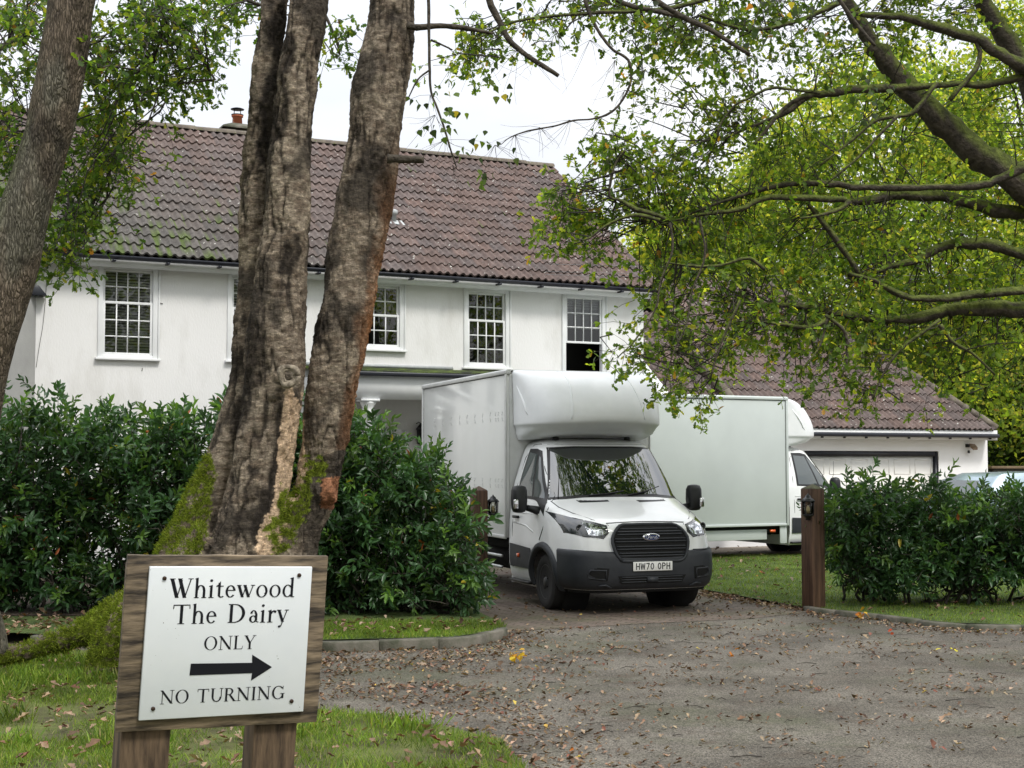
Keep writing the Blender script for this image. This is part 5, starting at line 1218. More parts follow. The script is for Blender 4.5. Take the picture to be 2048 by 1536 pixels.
n9 = fbm(V, (48,48,30), 33., 2); rd1 = np.clip(1-abs(fbm(V, (5.5,5.5,1.1), 61.0, 3))/.13, 0, 1); rd2 = np.clip(1-abs(fbm(V, (13,13,3.0), 91.0, 3))/.12, 0, 1); gate = np.clip(fbm(V, (2.2,2.2,1.0), 15.0, 2)*4+.9, 0, 1)
V2 = V + Nn*(f1*.026 + f2*.010 - rd1*gate*.021 - rd2*gate*.013 + n9*.006)[:,None]
u_, v_ = px(V2)
n1 = fbm(V, (9,9,26), 1.0, 4); n2 = fbm(V, (3.2,3.2,2.0), 20.0, 4); n3 = fbm(V, (40,40,40), 5.0, 2)
col = np.array([.145,.112,.083])[None]*np.ones((len(V),1))
pale = np.clip(.5+1.8*n1, 0, 1)[:,None]; col = col*(1-pale*.65) + np.array([.33,.275,.21])*pale*.65
n4 = fbm(V, (2.0,2.0,1.1), 77.0, 3); lite = np.clip((n4+.02)*4, 0, 1)[:,None]*np.clip(.6+1.5*n1,0,1)[:,None]; col = col*(1-lite*.8) + np.array([.36,.30,.225])*lite*.7
dark = np.clip((n2+.02)*3.4, 0, 1)[:,None]; col = col*(1-dark*.80) + np.array([.035,.030,.025])*dark*.80
warp = lambda a, b, k: (a + n2*k, b + n1*k)
wu, wv = warp(u_, v_, 34)
k = (np.clip(rd1*1.2+rd2*.55, 0, 1)*gate)[:,None]; col = col*(1-k*.80) + np.array([.022,.018,.015])*k*.80
# dark fissures running down the joined stems
for ln, wd_ in (([(562,-20),(556,120),(543,250),(530,330)], 13), ([(575,470),(570,560),(556,480)], 8), ([(505,640),(500,760),(470,850)], 18), ([(545,800),(548,900),(540,990),(530,1080)], 16), ([(500,930),(490,1010),(478,1090)], 5), ([(515,300),(505,330)], 12), ([(640,640),(634,720)],8)):
    k = np.clip(1.4 - pdist(wu, wv, ln)/wd_, 0, 1)[:,None]; col = col*(1-k*.88) + np.array([.020,.016,.013])*k*.88
# bare tan wood where bark has come away
TAN = [(562,800),(575,772),(605,800),(612,860),(607,950),(590,1010),(562,1060),(545,1115),(505,1115),(530,1060),(552,1000),(556,930),(552,880),(560,850)]
tan = inpoly(wu*.5+u_*.5, wv*.5+v_*.5, TAN) & (Nn[:,1] < .35)
tcl = np.array([.56,.41,.28])*(1+.30*n1[:,None]) ; col = np.where(tan[:,None], tcl, col)
k = np.clip(1.3 - pdist(u_, v_, [(566,758),(590,748),(592,765),(575,770)])/9, 0, 1)[:,None]; col = col*(1-k) + np.array([.30,.26,.20])*k
k = np.clip(1.2 - np.hypot(u_-578, v_-752)/10, 0, 1)[:,None]; col = col*(1-k) + np.array([.05,.04,.03])*k
# orange algae down the right side of the right stem, sawn stub face
cl = np.interp(v_, [0,200,400,600,780,900], [832,812,785,750,712,690]); k = (np.clip(1-(cl-u_)/(24+26*n2), 0, 1)*np.clip(1-abs(v_-640)/420,.0,1)*(v_ < 900))[:,None]
col = col*(1-k*.75) + np.array([.30,.125,.045])*k*.75
st = inpoly(u_+n1*9, v_+n2*9, [(645,962),(680,955),(680,1015),(640,1020)]); col = np.where(st[:,None], np.array([.26,.12,.065])*(1+.3*n3[:,None]), col)
# moss
MO = np.zeros(len(V), bool)
MO |= inpoly(wu, wv, [(420,905),(432,960),(420,1040),(395,1120),(300,1120),(280,1110),(350,1010),(390,930)])
MO |= inpoly(wu, wv, [(575,940),(600,925),(660,925),(668,952),(640,962),(580,975)]) | inpoly(wu, wv, [(575,975),(630,965),(640,1010),(600,1070),(560,1120),(535,1120),(555,1060)])
MO |= (v_ > 1135) & (u_ < 300)
mo = MO & (n3*.8+n1*1.2+n2*.9 > -.42)
col = np.where(mo[:,None], np.array([.12,.15,.018])*(1+.6*n3[:,None]+.6*n2[:,None]), col); col = np.clip(col, .008, 1)
birch = empty('birch_tree', (at(480,1330,BD)[0], BD, 0), 0, 'old birch with three rugged trunks and mossy buttress roots beside the sign', 'tree')
bo = np.array(birch.location)
trunk = mesh_np('trunk', V2-bo, L_, Cn, M['bark_birch'], birch, col, True)
# moss fuzz: short tufts standing off the mossy bark
idx = np.where(mo)[0]; r = np.random.default_rng(5); idx = r.choice(idx, min(len(idx)*5, 60000)); idx = idx[(Nn[idx,1] < .4)]
Pm = V2[idx] + r.normal(size=(len(idx),3))*.010; Tm = Nn[idx] + r.normal(size=(len(idx),3))*.7 + np.array([0,0,.35])
cm_ = hues(len(idx), [(.14,.19,.016),(.21,.26,.028),(.075,.105,.012),(.25,.27,.05)], [4,4,3,1], r, .3)
T_BL = (np.array([(0,-.5,0),(0,.5,0),(.6,.3,.03),(1,0,-.05)]), [(0,1,2,3)])
leaves('moss', Pm-bo, Tm, r.uniform(.014,.042,len(idx)), .0045, cm_, T_BL, M['fuzz'], birch, up=.2, seed=3)
# burl ring
mb = MB(); c_ = at(577,752,BD-.50)
for k, (rr_, th_) in enumerate(((.100,.026),(.066,.012))):
    mb.tube([c_+np.array([rr_*.72*math.cos(t)+.010*math.sin(2.3*t), -.01-.012*k*0, rr_*.78*math.sin(t)]) - bo for t in np.linspace(0, 2*math.pi, 25)], [th_*(1+.25*math.sin(3*t+k)) for t in np.linspace(0,2*math.pi,25)], 7)
M['burl'] = mat('pale_burl', (.10,.08,.06), (.34,.29,.22), 30, .9, bump=.006)
mb.build('knot', M['burl'], birch, smooth=True)

# ---- limbs, twigs and leaves for the other trees
class Tree:
    def __init__(s, name, label, base, seed, cat='tree', group=None):
        s.root = empty(name, base, 0, label, cat, group); s.b = np.array(base, float); s.r = np.random.default_rng(seed)
        s.mb = MB(); s.tw = MB(); s.pts = []; s.L = []
        s.s = seed
    def limb(s, tab, d, n=9, moss=True, wig=.03, base=(.055,.045,.033)):
        pts = []
        for (u, v, rp, *dd) in tab:
            q = d+(dd[0] if dd else 0); pts.append(np.r_[at(u, v, q), rp*q/F])
        P = catmull(pts, 4); P = [np.r_[p[:3]+s.r.normal(size=3)*wig*.4*min(1, p[3]*8), max(.003, p[3]*s.r.uniform(.94,1.07))] for p in P]
        n = 12 if max(p[3] for p in P) > .06 else n; b_ = len(s.mb.v); s.mb.tube([p[:3]-s.b for p in P], [p[3] for p in P], n, c=base)
        for i in range(b_, len(s.mb.v)):
            k = min((i-b_)//n, len(P)-1); c = P[k][:3]-s.b; q = np.array(s.mb.v[i]); s.mb.v[i] = tuple(c+(q-c)*(1+.22*noise.noise(Vector(q*5.0))+s.r.uniform(-.07,.07)))
        if moss:   # moss on the upper side
            for i in range(b_, len(s.mb.v)):
                k = (i-b_)//n; 
                if k < len(P):
                    up = (s.mb.v[i][2]+s.b[2]-P[k][2])/P[k][3]
                    if up > .15 and s.r.random() < .93: s.mb.c[i] = (.085,.105,.018)
        s.pts += [p[:3] for p in P]
        return P
    def free(s, pts, rad, n=8, base=(.055,.045,.033)):
        P = catmull([np.r_[np.array(p, float), q] for p, q in zip(pts, rad)], 5)
        s.mb.tube([p[:3]-s.b for p in P], [max(.004, p[3]) for p in P], n, c=base); s.pts += [p[:3] for p in P]
    def spray(s, C, nt, lp, size, spread=.9, droop=.25, tl=(.25,.55), ):
        """a leafy spray: nt twigs around C drawn from the nearest limb point"""
        A = np.array(s.pts); q = A[s.r.choice(np.argpartition(((A-C)**2).sum(1), min(6, len(A)-1))[:6])]+s.r.normal(size=3)*.01; dv = C-q; dist = np.linalg.norm(dv)
        if dist > .7: q = C-dv/dist*.7+s.r.normal(size=3)*.15; dist = .7; dv = C-q
        m_ = (q+C)/2 + s.r.normal(size=3)*.08*dist + np.array([0,0,.05*dist]); s.tw.tube([q-s.b, m_-s.b, C-s.b], [.006+.004*dist, .005+.002*dist, .004], 4, cap=False)
        bd = dv/(dist+1e-6) if dist > .1 else s.r.normal(size=3)
        for _ in range(nt):
            d = bd*.6+s.r.normal(size=3)*spread; d[2] -= droop*.4; d /= np.linalg.norm(d); L_ = s.r.uniform(*tl); o = C+s.r.normal(size=3)*.06+dv*s.r.uniform(-.35,.05)
            e1 = o+d*L_*.5; e2 = e1+(d+np.array([0,0,-droop]))*L_*.5; s.tw.tube([o-s.b, e1-s.b, e2-s.b], [.0035,.0028,.0015], 3, cap=False)
            t = np.where(s.r.random(lp) < .62, s.r.uniform(.86,1.08,lp), s.r.uniform(.15,1.0,lp))[:,None]; pos = np.where(t < .5, o+(e1-o)*t*2, e1+(e2-e1)*(t-.5)*2); od = s.r.normal(size=(lp,3)); od[:,2] -= .15
            s.L.append((pos, od+d*.6, s.r.uniform(size[0], size[1], lp)))
    def fan(s): pass
    def finish(s, cols, wts, leafm, template=T_OAK, wr=.62, up=.5, limbm=None, jit=.25):
        if s.mb.v: s.mb.build('trunk', limbm or M['limb'], s.root, smooth=True)
        if s.tw.v: s.tw.build('twigs', M['twig'], s.root)
        if s.L:
            P = np.concatenate([l[0] for l in s.L]); T = np.concatenate([l[1] for l in s.L]); Z = np.concatenate([l[2] for l in s.L])
            leaves('crown', P-s.b, T, Z, Z*wr, hues(len(P), cols, wts, s.r, jit), template, leafm, s.root, up=up, seed=s.s)
        return s.root
    def blobs(s, tab, per, lp, size, **kw):
        """tab: (u, v, ru, rv, depth, weight[, depth spread])"""
        for (u, v, ru, rv, d, wgt, *ds) in tab:
            for _ in range(int(per*wgt)):
                a = s.r.normal(size=3)*np.array([.5,.5,.5]); C = at(u+a[0]*ru, v+a[1]*rv, d+a[2]*(ds[0] if ds else 1.2)); s.spray(C, kw.get('nt',4), lp, size, kw.get('spread',.9), kw.get('droop',.25), kw.get('tl',(.2,.5)))

# left leaning oak: trunk and crown
lo = Tree('oak_tree', 'leaning oak with furrowed grey trunk at the left edge of the photo', (at(-60,1250,11.5)[0], 11.5, 0), 21)
tb_ = MB()
stem(tb_, [(158,-80,46),(144,0,47),(127,100,46),(110,200,46),(80,320,45),(50,420,49),(24,530,51),(2,600,52),(-17,660,54),(-42,750,56),(-64,850,60),(-88,1000,72),(-110,1150,95),(-130,1290,140)], 11.5, 24)
V, Nn, L_, Cn = remesh_join(tb_, .02, 1)
f1 = fbm(V, (4,4,1.5), 33.1, 4); V2 = V+Nn*(f1*.02)[:,None]; n1 = fbm(V, (8,8,8), 11.0, 4); n2 = fbm(V, (2.5,2.5,1.2), 50.0, 3)
col = np.array([.17,.135,.10])*(1+.35*n1[:,None]); k = np.clip(n2*1.6+.1, 0, .75)[:,None]; col = col*(1-k)+np.array([.16,.155,.12])*k
side_ = np.clip(-Nn[:,0]*1.3-.35, 0, 1)[:,None]*np.clip(.6+n2*1.5,0,1)[:,None]; col = col*(1-side_*.7)+np.array([.08,.095,.03])*side_*.7
k = np.clip((fbm(V,(3,3,3),70.,3)-.28)*5,0,1)[:,None]; col = np.clip(col*(1-k*.6)+np.array([.03,.025,.02])*k*.6, .01, 1)
mesh_np('trunk', V2-lo.b, L_, Cn, M['bark'], lo.root, col, True)
lo.pts += [at(140,-80,11.5), at(122,100,11.6)]
for tab in ([(130,-160,14),(240,-60,9),(330,10,6),(390,90,4),(430,160,2)], [(120,-120,12),(300,-90,8),(420,-30,5),(520,10,3)], [(60,60,8,.8),(0,95,6,1.2),(-60,90,5,1.5)], [(90,250,6,.8),(40,270,4,1.2),(-20,260,3,1.5)], [(150,100,6,.5),(200,200,4,1),(230,300,3,1.2),(190,400,2,1.2),(120,470,2,1.2)], [(330,10,4),(320,80,3),(290,160,2)],
            [(60,330,5,1.0),(10,400,4,1.5),(-20,460,3,1.5)], [(560,-80,5,.8),(620,-20,4,.9),(665,60,3,1),(680,110,2,1)]): lo.limb(tab, 12.0, 7, moss=False)
lo.blobs([(280,60,70,60,12.2,1.3),(370,120,55,45,12.4,.9),(330,170,60,35,12.4,.8),(230,130,50,70,12.3,1.0),(430,40,60,40,12.6,.8),(490,15,40,25,12.6,.35),(330,20,60,40,12.2,.8),(215,220,50,50,12.6,1.0),(195,300,50,40,12.8,.9),(160,370,42,36,12.8,.7),(130,450,34,32,12.8,.6),(120,500,30,14,12.8,.5),(230,330,28,30,12.7,.35),
          (40,50,70,50,13,1.0),(20,150,60,60,13,.8),(-10,250,50,50,13,.7),(30,330,40,60,13,.8),(10,430,40,60,13,.7),(150,520,20,10,12.9,.25),(255,420,14,10,12.5,.08),(50,10,60,30,12.8,.8),(680,85,26,26,13,.25),(672,120,12,16,13,.1)], 23, 7, (.048,.082), nt=4, tl=(.15,.35))
lo.finish([(.060,.10,.020),(.10,.145,.022),(.040,.075,.020),(.19,.20,.03),(.25,.12,.03)], [5,4,4,1.4,.12], M['leaf_oak'])

# big oak reaching in from the right
ro = Tree('oak_tree', 'spreading oak with mossy limbs reaching in from the right', (8.6, 17.0, 0), 22)
ro.free([(8.4,17,0),(8.3,17,2),(8.0,17,4),(7.4,17,5.8)], [.42,.36,.32,.26], 14)
RL = [ [(2200,480,40),(2048,375,33),(1960,310,28),(1900,260,26),(1830,190,23),(1770,120,20),(1735,70,16),(1690,0,13),(1660,-60,11)],
 [(2200,180,18),(2048,133,14),(1990,100,12),(1953,78,11),(1875,55,10),(1812,35,8),(1750,31,6),(1700,25,4)],
 [(1950,-40,18),(1965,0,17),(1995,55,18),(2031,109,20),(2060,170,24),(2110,300,28),(2150,460,36)],
 [(2060,150,8),(1973,168,8),(1914,168,7),(1860,172,7),(1797,174,9),(1703,180,9),(1650,188,8),(1617,192,7),(1570,225,6),(1531,242,4),(1480,262,3),(1445,281,2)],
 [(1617,190,6),(1585,205,5),(1555,230,5),(1530,262,4),(1508,289,3)], [(1640,186,4),(1590,180,3),(1543,176,3),(1500,195,3),(1469,211,2),(1440,250,2),(1434,273,1.5)],
 [(1873,165,5),(1836,215,5),(1812,230,5),(1754,240,4),(1703,281,3),(1640,330,2)], [(1797,230,4),(1758,270,3),(1719,312,2.5),(1650,370,2)],
 [(2200,450,16),(2048,428,15),(1973,414,13),(1920,400,12),(1875,393,11),(1820,390,11),(1777,392,10),(1730,402,8),(1691,404,6)],
 [(1691,400,7),(1660,398,7),(1602,395,7),(1523,398,6),(1484,418,5),(1422,426,4),(1367,437,3),(1320,450,2)], [(1700,402,5),(1680,418,5),(1640,430,3),(1600,437,2)],
 [(2060,330,10),(2004,355,9),(1953,372,9),(1880,374,7),(1797,375,7),(1719,375,7),(1660,368,7),(1582,367,6),(1523,379,5),(1484,391,4),(1426,410,3),(1340,441,2),(1280,440,1.5)],
 [(2200,520,14),(2048,508,12),(1992,490,12),(1940,487,11),(1895,492,10),(1860,505,9),(1836,520,8),(1789,531,6),(1740,548,4),(1698,552,3)],
 [(2200,640,20),(2048,621,17),(1971,617,16),(1920,618,14),(1881,625,13),(1800,640,9),(1718,633,8),(1651,622,7),(1601,613,6),(1530,609,5),(1450,600,3)],
 [(2120,570,9),(2048,582,9),(1951,588,9),(1880,597,8),(1807,592,7),(1749,562,5),(1698,547,4)], [(1660,636,5),(1620,655,5),(1560,648,4),(1500,640,3)],
 [(1530,539,4),(1499,517,4),(1460,525,3),(1437,531,3),(1394,533,3),(1332,525,2)], [(1651,630,4),(1690,665,4),(1694,718,3),(1683,753,2)], [(1655,636,3),(1640,690,2),(1610,735,2)],
 [(1881,650,5),(1905,683,4),(1944,706,3),(1990,749,2)], [(1880,640,4),(1800,700,3),(1760,760,2),(1745,800,2)],
 [(1340,441,4),(1300,425,5),(1274,419,5),(1240,400,4),(1220,394,3),(1222,360,3),(1232,325,2),(1250,300,2)], [(1520,-40,6),(1350,15,5),(1200,25,4),(1080,35,3),(1010,50,2.5),(950,80,2)], [(1320,440,4),(1271,430,4),(1220,447,3),(1180,475,2),(1147,488,2)], [(1340,445,2.5),(1345,500,2.2),(1322,560,2),(1310,620,1.8),(1270,680,1.5),(1235,715,1)], [(1400,440,2.5),(1410,510,2.2),(1385,580,2),(1372,650,1.8),(1345,710,1.4),(1330,770,1)], [(1480,600,3),(1440,690,3),(1420,760,2)],
 [(1610,400,4),(1650,450,6),(1680,490,7),(1720,550,5)], [(1690,0,6),(1600,40,5),(1500,60,4),(1400,30,3)], [(1900,200,5),(1960,120,5),(1940,60,4)] ]
dd_ = [17,16.5,17.5,16.6,16.3,16.2,16.4,16.2,17.2,16.4,16.2,16.6,17.0,16.8,16.6,16.3,15.6,16.0,16.0,16.6,16.4,15.8,15.8,15.6,15.2,15.2,15.6,16.8,16,16.5]
assert len(RL) == len(dd_), (len(RL), len(dd_))
for tab, d in zip(RL, dd_): ro.limb(tab, d-.95, 8)
ro.blobs([(1450,250,70,50,15.9,1.0,.9),(1540,300,80,60,16.2,1.2,.9),(1650,280,90,70,16.4,1.2,.9),(1780,300,90,80,16.6,1.0,.9),(1940,230,90,80,16.9,.9,.9),(2020,330,70,90,16.9,1.0,.9),(1370,320,60,50,15.8,1.0,.8),(1290,330,50,55,15.6,1.0,.7),(1220,300,40,40,15.5,.7,.6),
 (1160,420,55,42,15.5,.8,.6),(1110,450,35,38,15.5,.5,.6),(1200,480,45,35,15.5,.5,.6),(1130,380,35,25,15.5,.4,.6),(1250,370,45,60,15.6,.8,.6),(1310,430,60,60,15.7,.9,.8),(1400,400,90,60,15.9,1.3,.9),(1400,500,80,60,15.8,1.5,.9),(1325,560,35,60,15.5,.9,.7),(1345,640,45,50,15.4,.7,.7),(1260,700,30,25,15.3,.35,.5),(1320,715,30,40,15.3,.4,.5),(1345,765,25,35,15.2,.3,.5),(1400,785,25,25,15.2,.25,.5),(1410,690,70,55,15.4,.7,.7),
 (1500,450,100,70,16,1.5,.9),(1500,560,100,60,15.9,1.6,.9),(1600,350,90,60,16.2,1.0,.9),(1640,470,100,70,16.3,1.3,.9),(1640,570,100,60,16.1,1.5,.9),(1760,450,100,70,16.5,1.1,.9),(1780,560,110,60,16.4,1.3,.9),(1900,430,100,80,16.6,1.1,.9),(1900,560,100,70,16.6,1.3,.9),(2010,520,70,90,16.7,1.2,.9),(2010,660,60,60,16.7,1.2,.9),(1900,680,90,50,16.5,1.2,.9),(1780,660,100,45,16.3,1.2,.9),(1660,660,80,50,16.1,1.2,.9),(1680,740,60,45,16,.6,.7),(1740,790,30,30,16,.3,.6),(1760,710,60,40,16.1,.7,.7),(1560,650,70,40,15.9,.9,.8),(1480,640,80,50,15.7,1.0,.8),(1990,760,60,40,17,.5,.8),(1880,760,60,25,17,.35,.8),
 (1350,60,100,50,15.8,1.1,.9),(1450,120,90,60,15.9,1.0,.9),(1260,30,80,40,15.8,.8,.9),(1300,150,60,60,15.8,.6,.8),(1430,200,60,40,15.9,.5,.8),(1560,60,90,60,16,1.1,.9),(1640,130,70,50,16.2,.8,.9),(1800,60,100,60,16.4,.9,.9),(1900,30,80,40,16.5,.7,.9),(1500,-10,200,40,16,1.0,.9),(1800,-10,150,30,16.4,.7,.9),(960,70,70,50,15.8,.7,.6),(930,120,60,35,15.8,.5,.6),(1060,40,50,40,15.8,.5,.6),(1180,10,60,25,15.8,.6,.8)], 19, 7, (.052,.100), nt=4, tl=(.18,.42))
ro.free([(7.6,17,5.6),(6.4,17.2,8.8),(4.6,17.6,10.0),(2.2,17.4,10.8)], [.20,.13,.08,.03]); ro.free([(6.4,17.2,8.8),(5.6,15.5,9.8),(4.6,14.5,10.4)], [.09,.06,.02])  # unseen overhead canopy, added for the van windscreen to reflect
for _ in range(1050):
    C = np.array([ro.r.uniform(-1.5,9.5), ro.r.normal()*1.6+17.0, ro.r.uniform(9.2,11.8)]); ro.spray(C, 4, 9, (.10,.16), .9, .25, (.3,.6))
ro.finish([(.090,.14,.026),(.145,.20,.030),(.055,.095,.024),(.32,.33,.045),(.34,.18,.035)], [6,6,3.5,2.2,.18], M['leaf_oak'])

# birch twigs and leaves overhead
bt = birch
class Sub(Tree):
    def __init__(s, root, seed): s.root = root; s.b = np.array(root.location); s.r = np.random.default_rng(seed); s.mb = MB(); s.tw = MB(); s.pts = []; s.L = []; s.s = seed
bb = Sub(birch, 31)
for tab, d in (([(815,50,8),(833,55,6),(870,52,5.5),(917,54,5.5),(950,60,4.5),(986,67,3)], 12.2), ([(975,-60,7),(979,0,7),(1001,47,7),(1015,75,6),(1037,98,5.5),(1075,125,5),(1117,151,4.5)], 11.8), ([(857,-60,3.5),(857,0,3.5),(858,60,3.5),(859,128,3),(862,182,2.5),(874,215,2.5),(888,255,2),(900,295,2),(913,335,1.2)], 11.9), ([(775,318,10),(793,317,8),(820,319,8),(848,320,7.5)], 12.1),
    ([(1180,-30,5),(1250,8,5),(1310,22,5),(1367,35,4)], 11.5), ([(1160,-40,4),(1172,7,4),(1185,40,4),(1201,69,3.5),(1226,100,3),(1256,120,3),(1262,160,2.5),(1245,200,2.5),(1220,226,2.5),(1185,238,2),(1147,241,2),(1110,252,1.8),(1056,262,1.5),(1020,275,1.2),(1001,290,.8)], 11.8),
    ([(1260,-40,7),(1340,20,6),(1420,60,5),(1500,110,4)], 11.2), ([(862,80,2.5),(885,90,2),(905,100,1.5)], 11.9), ([(859,140,2.2),(835,160,1.6),(815,200,1.2)], 11.9), ([(1650,-40,4),(1700,30,4),(1722,60,3.5),(1750,92,3)], 11.3)):
    bb.limb(tab, d, 7, moss=False, wig=.012)
def whips(mbx, C, n, L_, spread, r_, rad=.0021):
    for _ in range(n):
        d = np.array([r_.normal()*spread, r_.normal()*spread*.6, -1.0+r_.normal()*.3]); d /= np.linalg.norm(d); l = r_.uniform(.5,1)*L_; p = C.copy(); pts = [p.copy()]
        for k in range(4): d += r_.normal(size=3)*.16; p = p+d*l/4; pts.append(p.copy())
        mbx.tube([q-bb.b for q in pts], [rad,rad*.8,rad*.7,rad*.5,rad*.4], 3, cap=False)
r = np.random.default_rng(44)
for (u,v,n,sp) in ((990,290,8,1.2),(1030,270,8,1.5),(1080,255,8,1.5),(1140,240,8,1.5),(1200,235,6,1.2),(870,230,10,1.4),(890,280,10,1.5),(905,330,8,.9),(1035,100,9,1.2),(1070,120,6,1.0),(1110,60,10,1.6),(1180,80,8,1.2),(1230,120,8,1.3),(1250,180,10,1.5),(1290,140,10,1.5),(960,110,8,1.2),(860,190,5,1.2),(1400,60,12,1.5),(1500,110,12,1.4),(1340,30,10,1.2),(1330,200,6,1.4)):
    whips(bb.tw, at(u,v,11.8), n, .42, sp, r)
for (u,v,n,s_) in ((985,150,5,22),(1000,175,4,14),(1005,190,4,10),(855,190,5,24),(900,195,4,24),(870,260,9,30),(890,235,7,24),(905,215,5,20),(935,290,6,26),(960,275,5,22),(975,300,5,24),(1010,315,3,14),(830,205,3,16),(962,360,7,16),(967,350,4,12),(1290,75,12,40),(1340,30,20,60),(1280,20,14,40),(1440,30,24,70),(1530,60,22,60),(1500,130,10,40),(1460,150,8,40),(1620,40,16,60),(1700,60,14,50),(1740,170,22,40),(1770,190,16,36),(1730,210,10,30),(1660,150,6,40),(1290,120,10,30),(1265,160,10,24),(1400,110,10,40),(1590,20,20,60),(1200,20,8,40),(1060,30,8,34),(1010,20,8,30)):
    for _ in range(n):
        C = at(u+r.normal()*s_*.6, v+r.normal()*s_*.6, 11.4+r.normal()*.25); bb.L.append((C[None], np.array([[r.normal()*.5, r.normal()*.5, -1.0]]), np.array([r.uniform(.045,.075)])))
bb.tw.build('twigs', M['twig'], birch); bb.tw.v = []
bb.mb.split('branch', M['limb'], birch, smooth=True)
P = np.concatenate([l[0] for l in bb.L]); T = np.concatenate([l[1] for l in bb.L]); Z = np.concatenate([l[2] for l in bb.L])
leaves('leaves', P-bb.b, T, Z, Z*.85, hues(len(P), [(.05,.08,.02),(.085,.125,.03),(.025,.04,.015),(.30,.24,.03),(.30,.12,.03)], [5,3,5,.5,.2], r, .25), T_BIRCH, M['leaf_oak'], birch, up=.05, seed=8)

# ---- trees behind the house and garage
def far_tree(name, label, X, Y, H, rad, ncl, cols, wts, seed, leaf=(.13,.21), nleaf=60, zmin=.12, group=None, shape=1.0, trunk=.22, lean=0):
    r = np.random.default_rng(seed); root = empty(name, (X, Y, 0), 0, label, 'tree', group)
    mb = MB(); top = H*.8; mb.tube([(0,0,-.1),(lean*.2,0,H*.3),(lean*.5,0,H*.55),(lean,0,top)], [trunk, trunk*.8, trunk*.5, trunk*.12], 8, c=(.05,.042,.032))
    P=[];T=[];Zs=[]; cl = []
    while len(cl) < ncl:
        a = r.normal(size=3); a /= np.linalg.norm(a); q = r.uniform(.45,1.0)**.5; z = H*zmin+(H*(1-zmin))*(.5+.5*a[2]*q); rr = rad*q*math.hypot(a[0],a[1])*(1.0 if shape >= 1 else 1)*np.interp(z/H,[0,.3,.6,.85,1],[.75,1,.95,.6,.25]) / max(.4, math.hypot(a[0],a[1]))**.5
        t = math.atan2(a[1],a[0]); cl.append((rr*math.cos(t)+lean*z/H, rr*math.sin(t), z))
    cl = np.array(cl)
    for c in cl[:: max(1, ncl//40)]:
        z0 = c[2]*.55+H*.08; mb.tube([(lean*z0/H,0,z0), (c[0]*.5,c[1]*.5,(c[2]+z0)/2+.1), tuple(c)], [trunk*.35, trunk*.2, .012], 5, c=(.05,.042,.032), cap=False)
    P = np.repeat(cl, nleaf, axis=0)+r.normal(size=(ncl*nleaf,3))*np.array([.55,.55,.30])*rad*.16; tone = np.repeat(r.uniform(.75,1.25,(ncl,1)), nleaf, axis=0); ci = np.repeat(r.choice(len(cols), ncl, p=np.array(wts)/sum(wts)), nleaf)
    sw = r.random(len(ci)) < .30; ci[sw] = r.choice(len(cols), sw.sum(), p=np.array(wts)/sum(wts)); C = np.array(cols)[ci]*tone*r.uniform(.8,1.2,(len(ci),1))
    Zs = r.uniform(leaf[0], leaf[1], len(P)); mb.build('trunk', M['limb'], root)
    leaves('crown', P, r.normal(size=P.shape)+np.array([0,0,-.2]), Zs, Zs*.6, np.clip(C,0,1), T_DIA, M['leaf_far'], root, up=.35, seed=seed)
    return root
G_ = [(.14,.195,.032),(.22,.265,.04),(.36,.34,.06),(.075,.12,.028)]
Dk = [(.035,.06,.018),(.055,.085,.02),(.025,.045,.015),(.10,.12,.02)]
FT = [('yellowing oak rising behind the garage roof, highest crown of the wood', 11.0, 41, 14.2, 6.2, 700, G_, [4,4,3,5]),
 ('yellow green tree behind the gable of the house', 5.8, 44, 10.6, 3.8, 380, G_, [4,4,3,3]),
 ('broad green tree behind the garage ridge', 9.2, 47, 12.5, 5.0, 460, G_, [5,4,2,4]),
 ('tall yellow tree at the right edge of the wood', 17.0, 45, 17.0, 5.8, 620, G_, [4,4,3,4]),
 ('dark evergreen mass beyond the brick wall on the far right', 15.4, 41, 6.4, 3.6, 420, Dk, [5,4,4,.6]),
 ('dark green tree behind the garage right corner', 19.0, 47, 10.5, 5, 460, Dk, [5,4,3,2]),
 ('small bright tree glimpsed past the gable end', 4.3, 50, 7.8, 2.0, 110, [(.20,.22,.07),(.14,.18,.05)], [1,1]),
 ('dark conifer tip showing above the middle of the roof ridge', 1.1, 46, 11.75, 1.0, 90, Dk, [5,4,3,1])]
for i, (lb, X, Y, H, rd, nc, cs, ws_) in enumerate(FT):
    far_tree('background_tree', lb, X, Y, H, rd, nc, cs, ws_, 100+i, nleaf=70, group='trees behind the house and garage', zmin=.06 if H > 6 else .0)
# wood on the far left and the canopy behind the photographer (unseen, added for the windows and the windscreen to reflect)
k = 0
for (X, Y, H, rd, lb) in ((-19,44,12,5,'leafy tree behind the left end of the house'), (-9,-6,15,6,'tall oak across the lane behind the camera, left'), (3,-10,17,7,'tall oak across the lane behind the camera, middle'), (14,-5,15,6,'tall oak across the lane behind the camera, right'), (20,8,13,5,'oak standing beyond the right side of the lane')):
    far_tree('lane_tree', lb, X, Y, H, rd, 230, G_, [5,4,1,3], 140+k, leaf=(.16,.28), nleaf=36, group='trees along the lane outside the photo', zmin=.25); k += 1
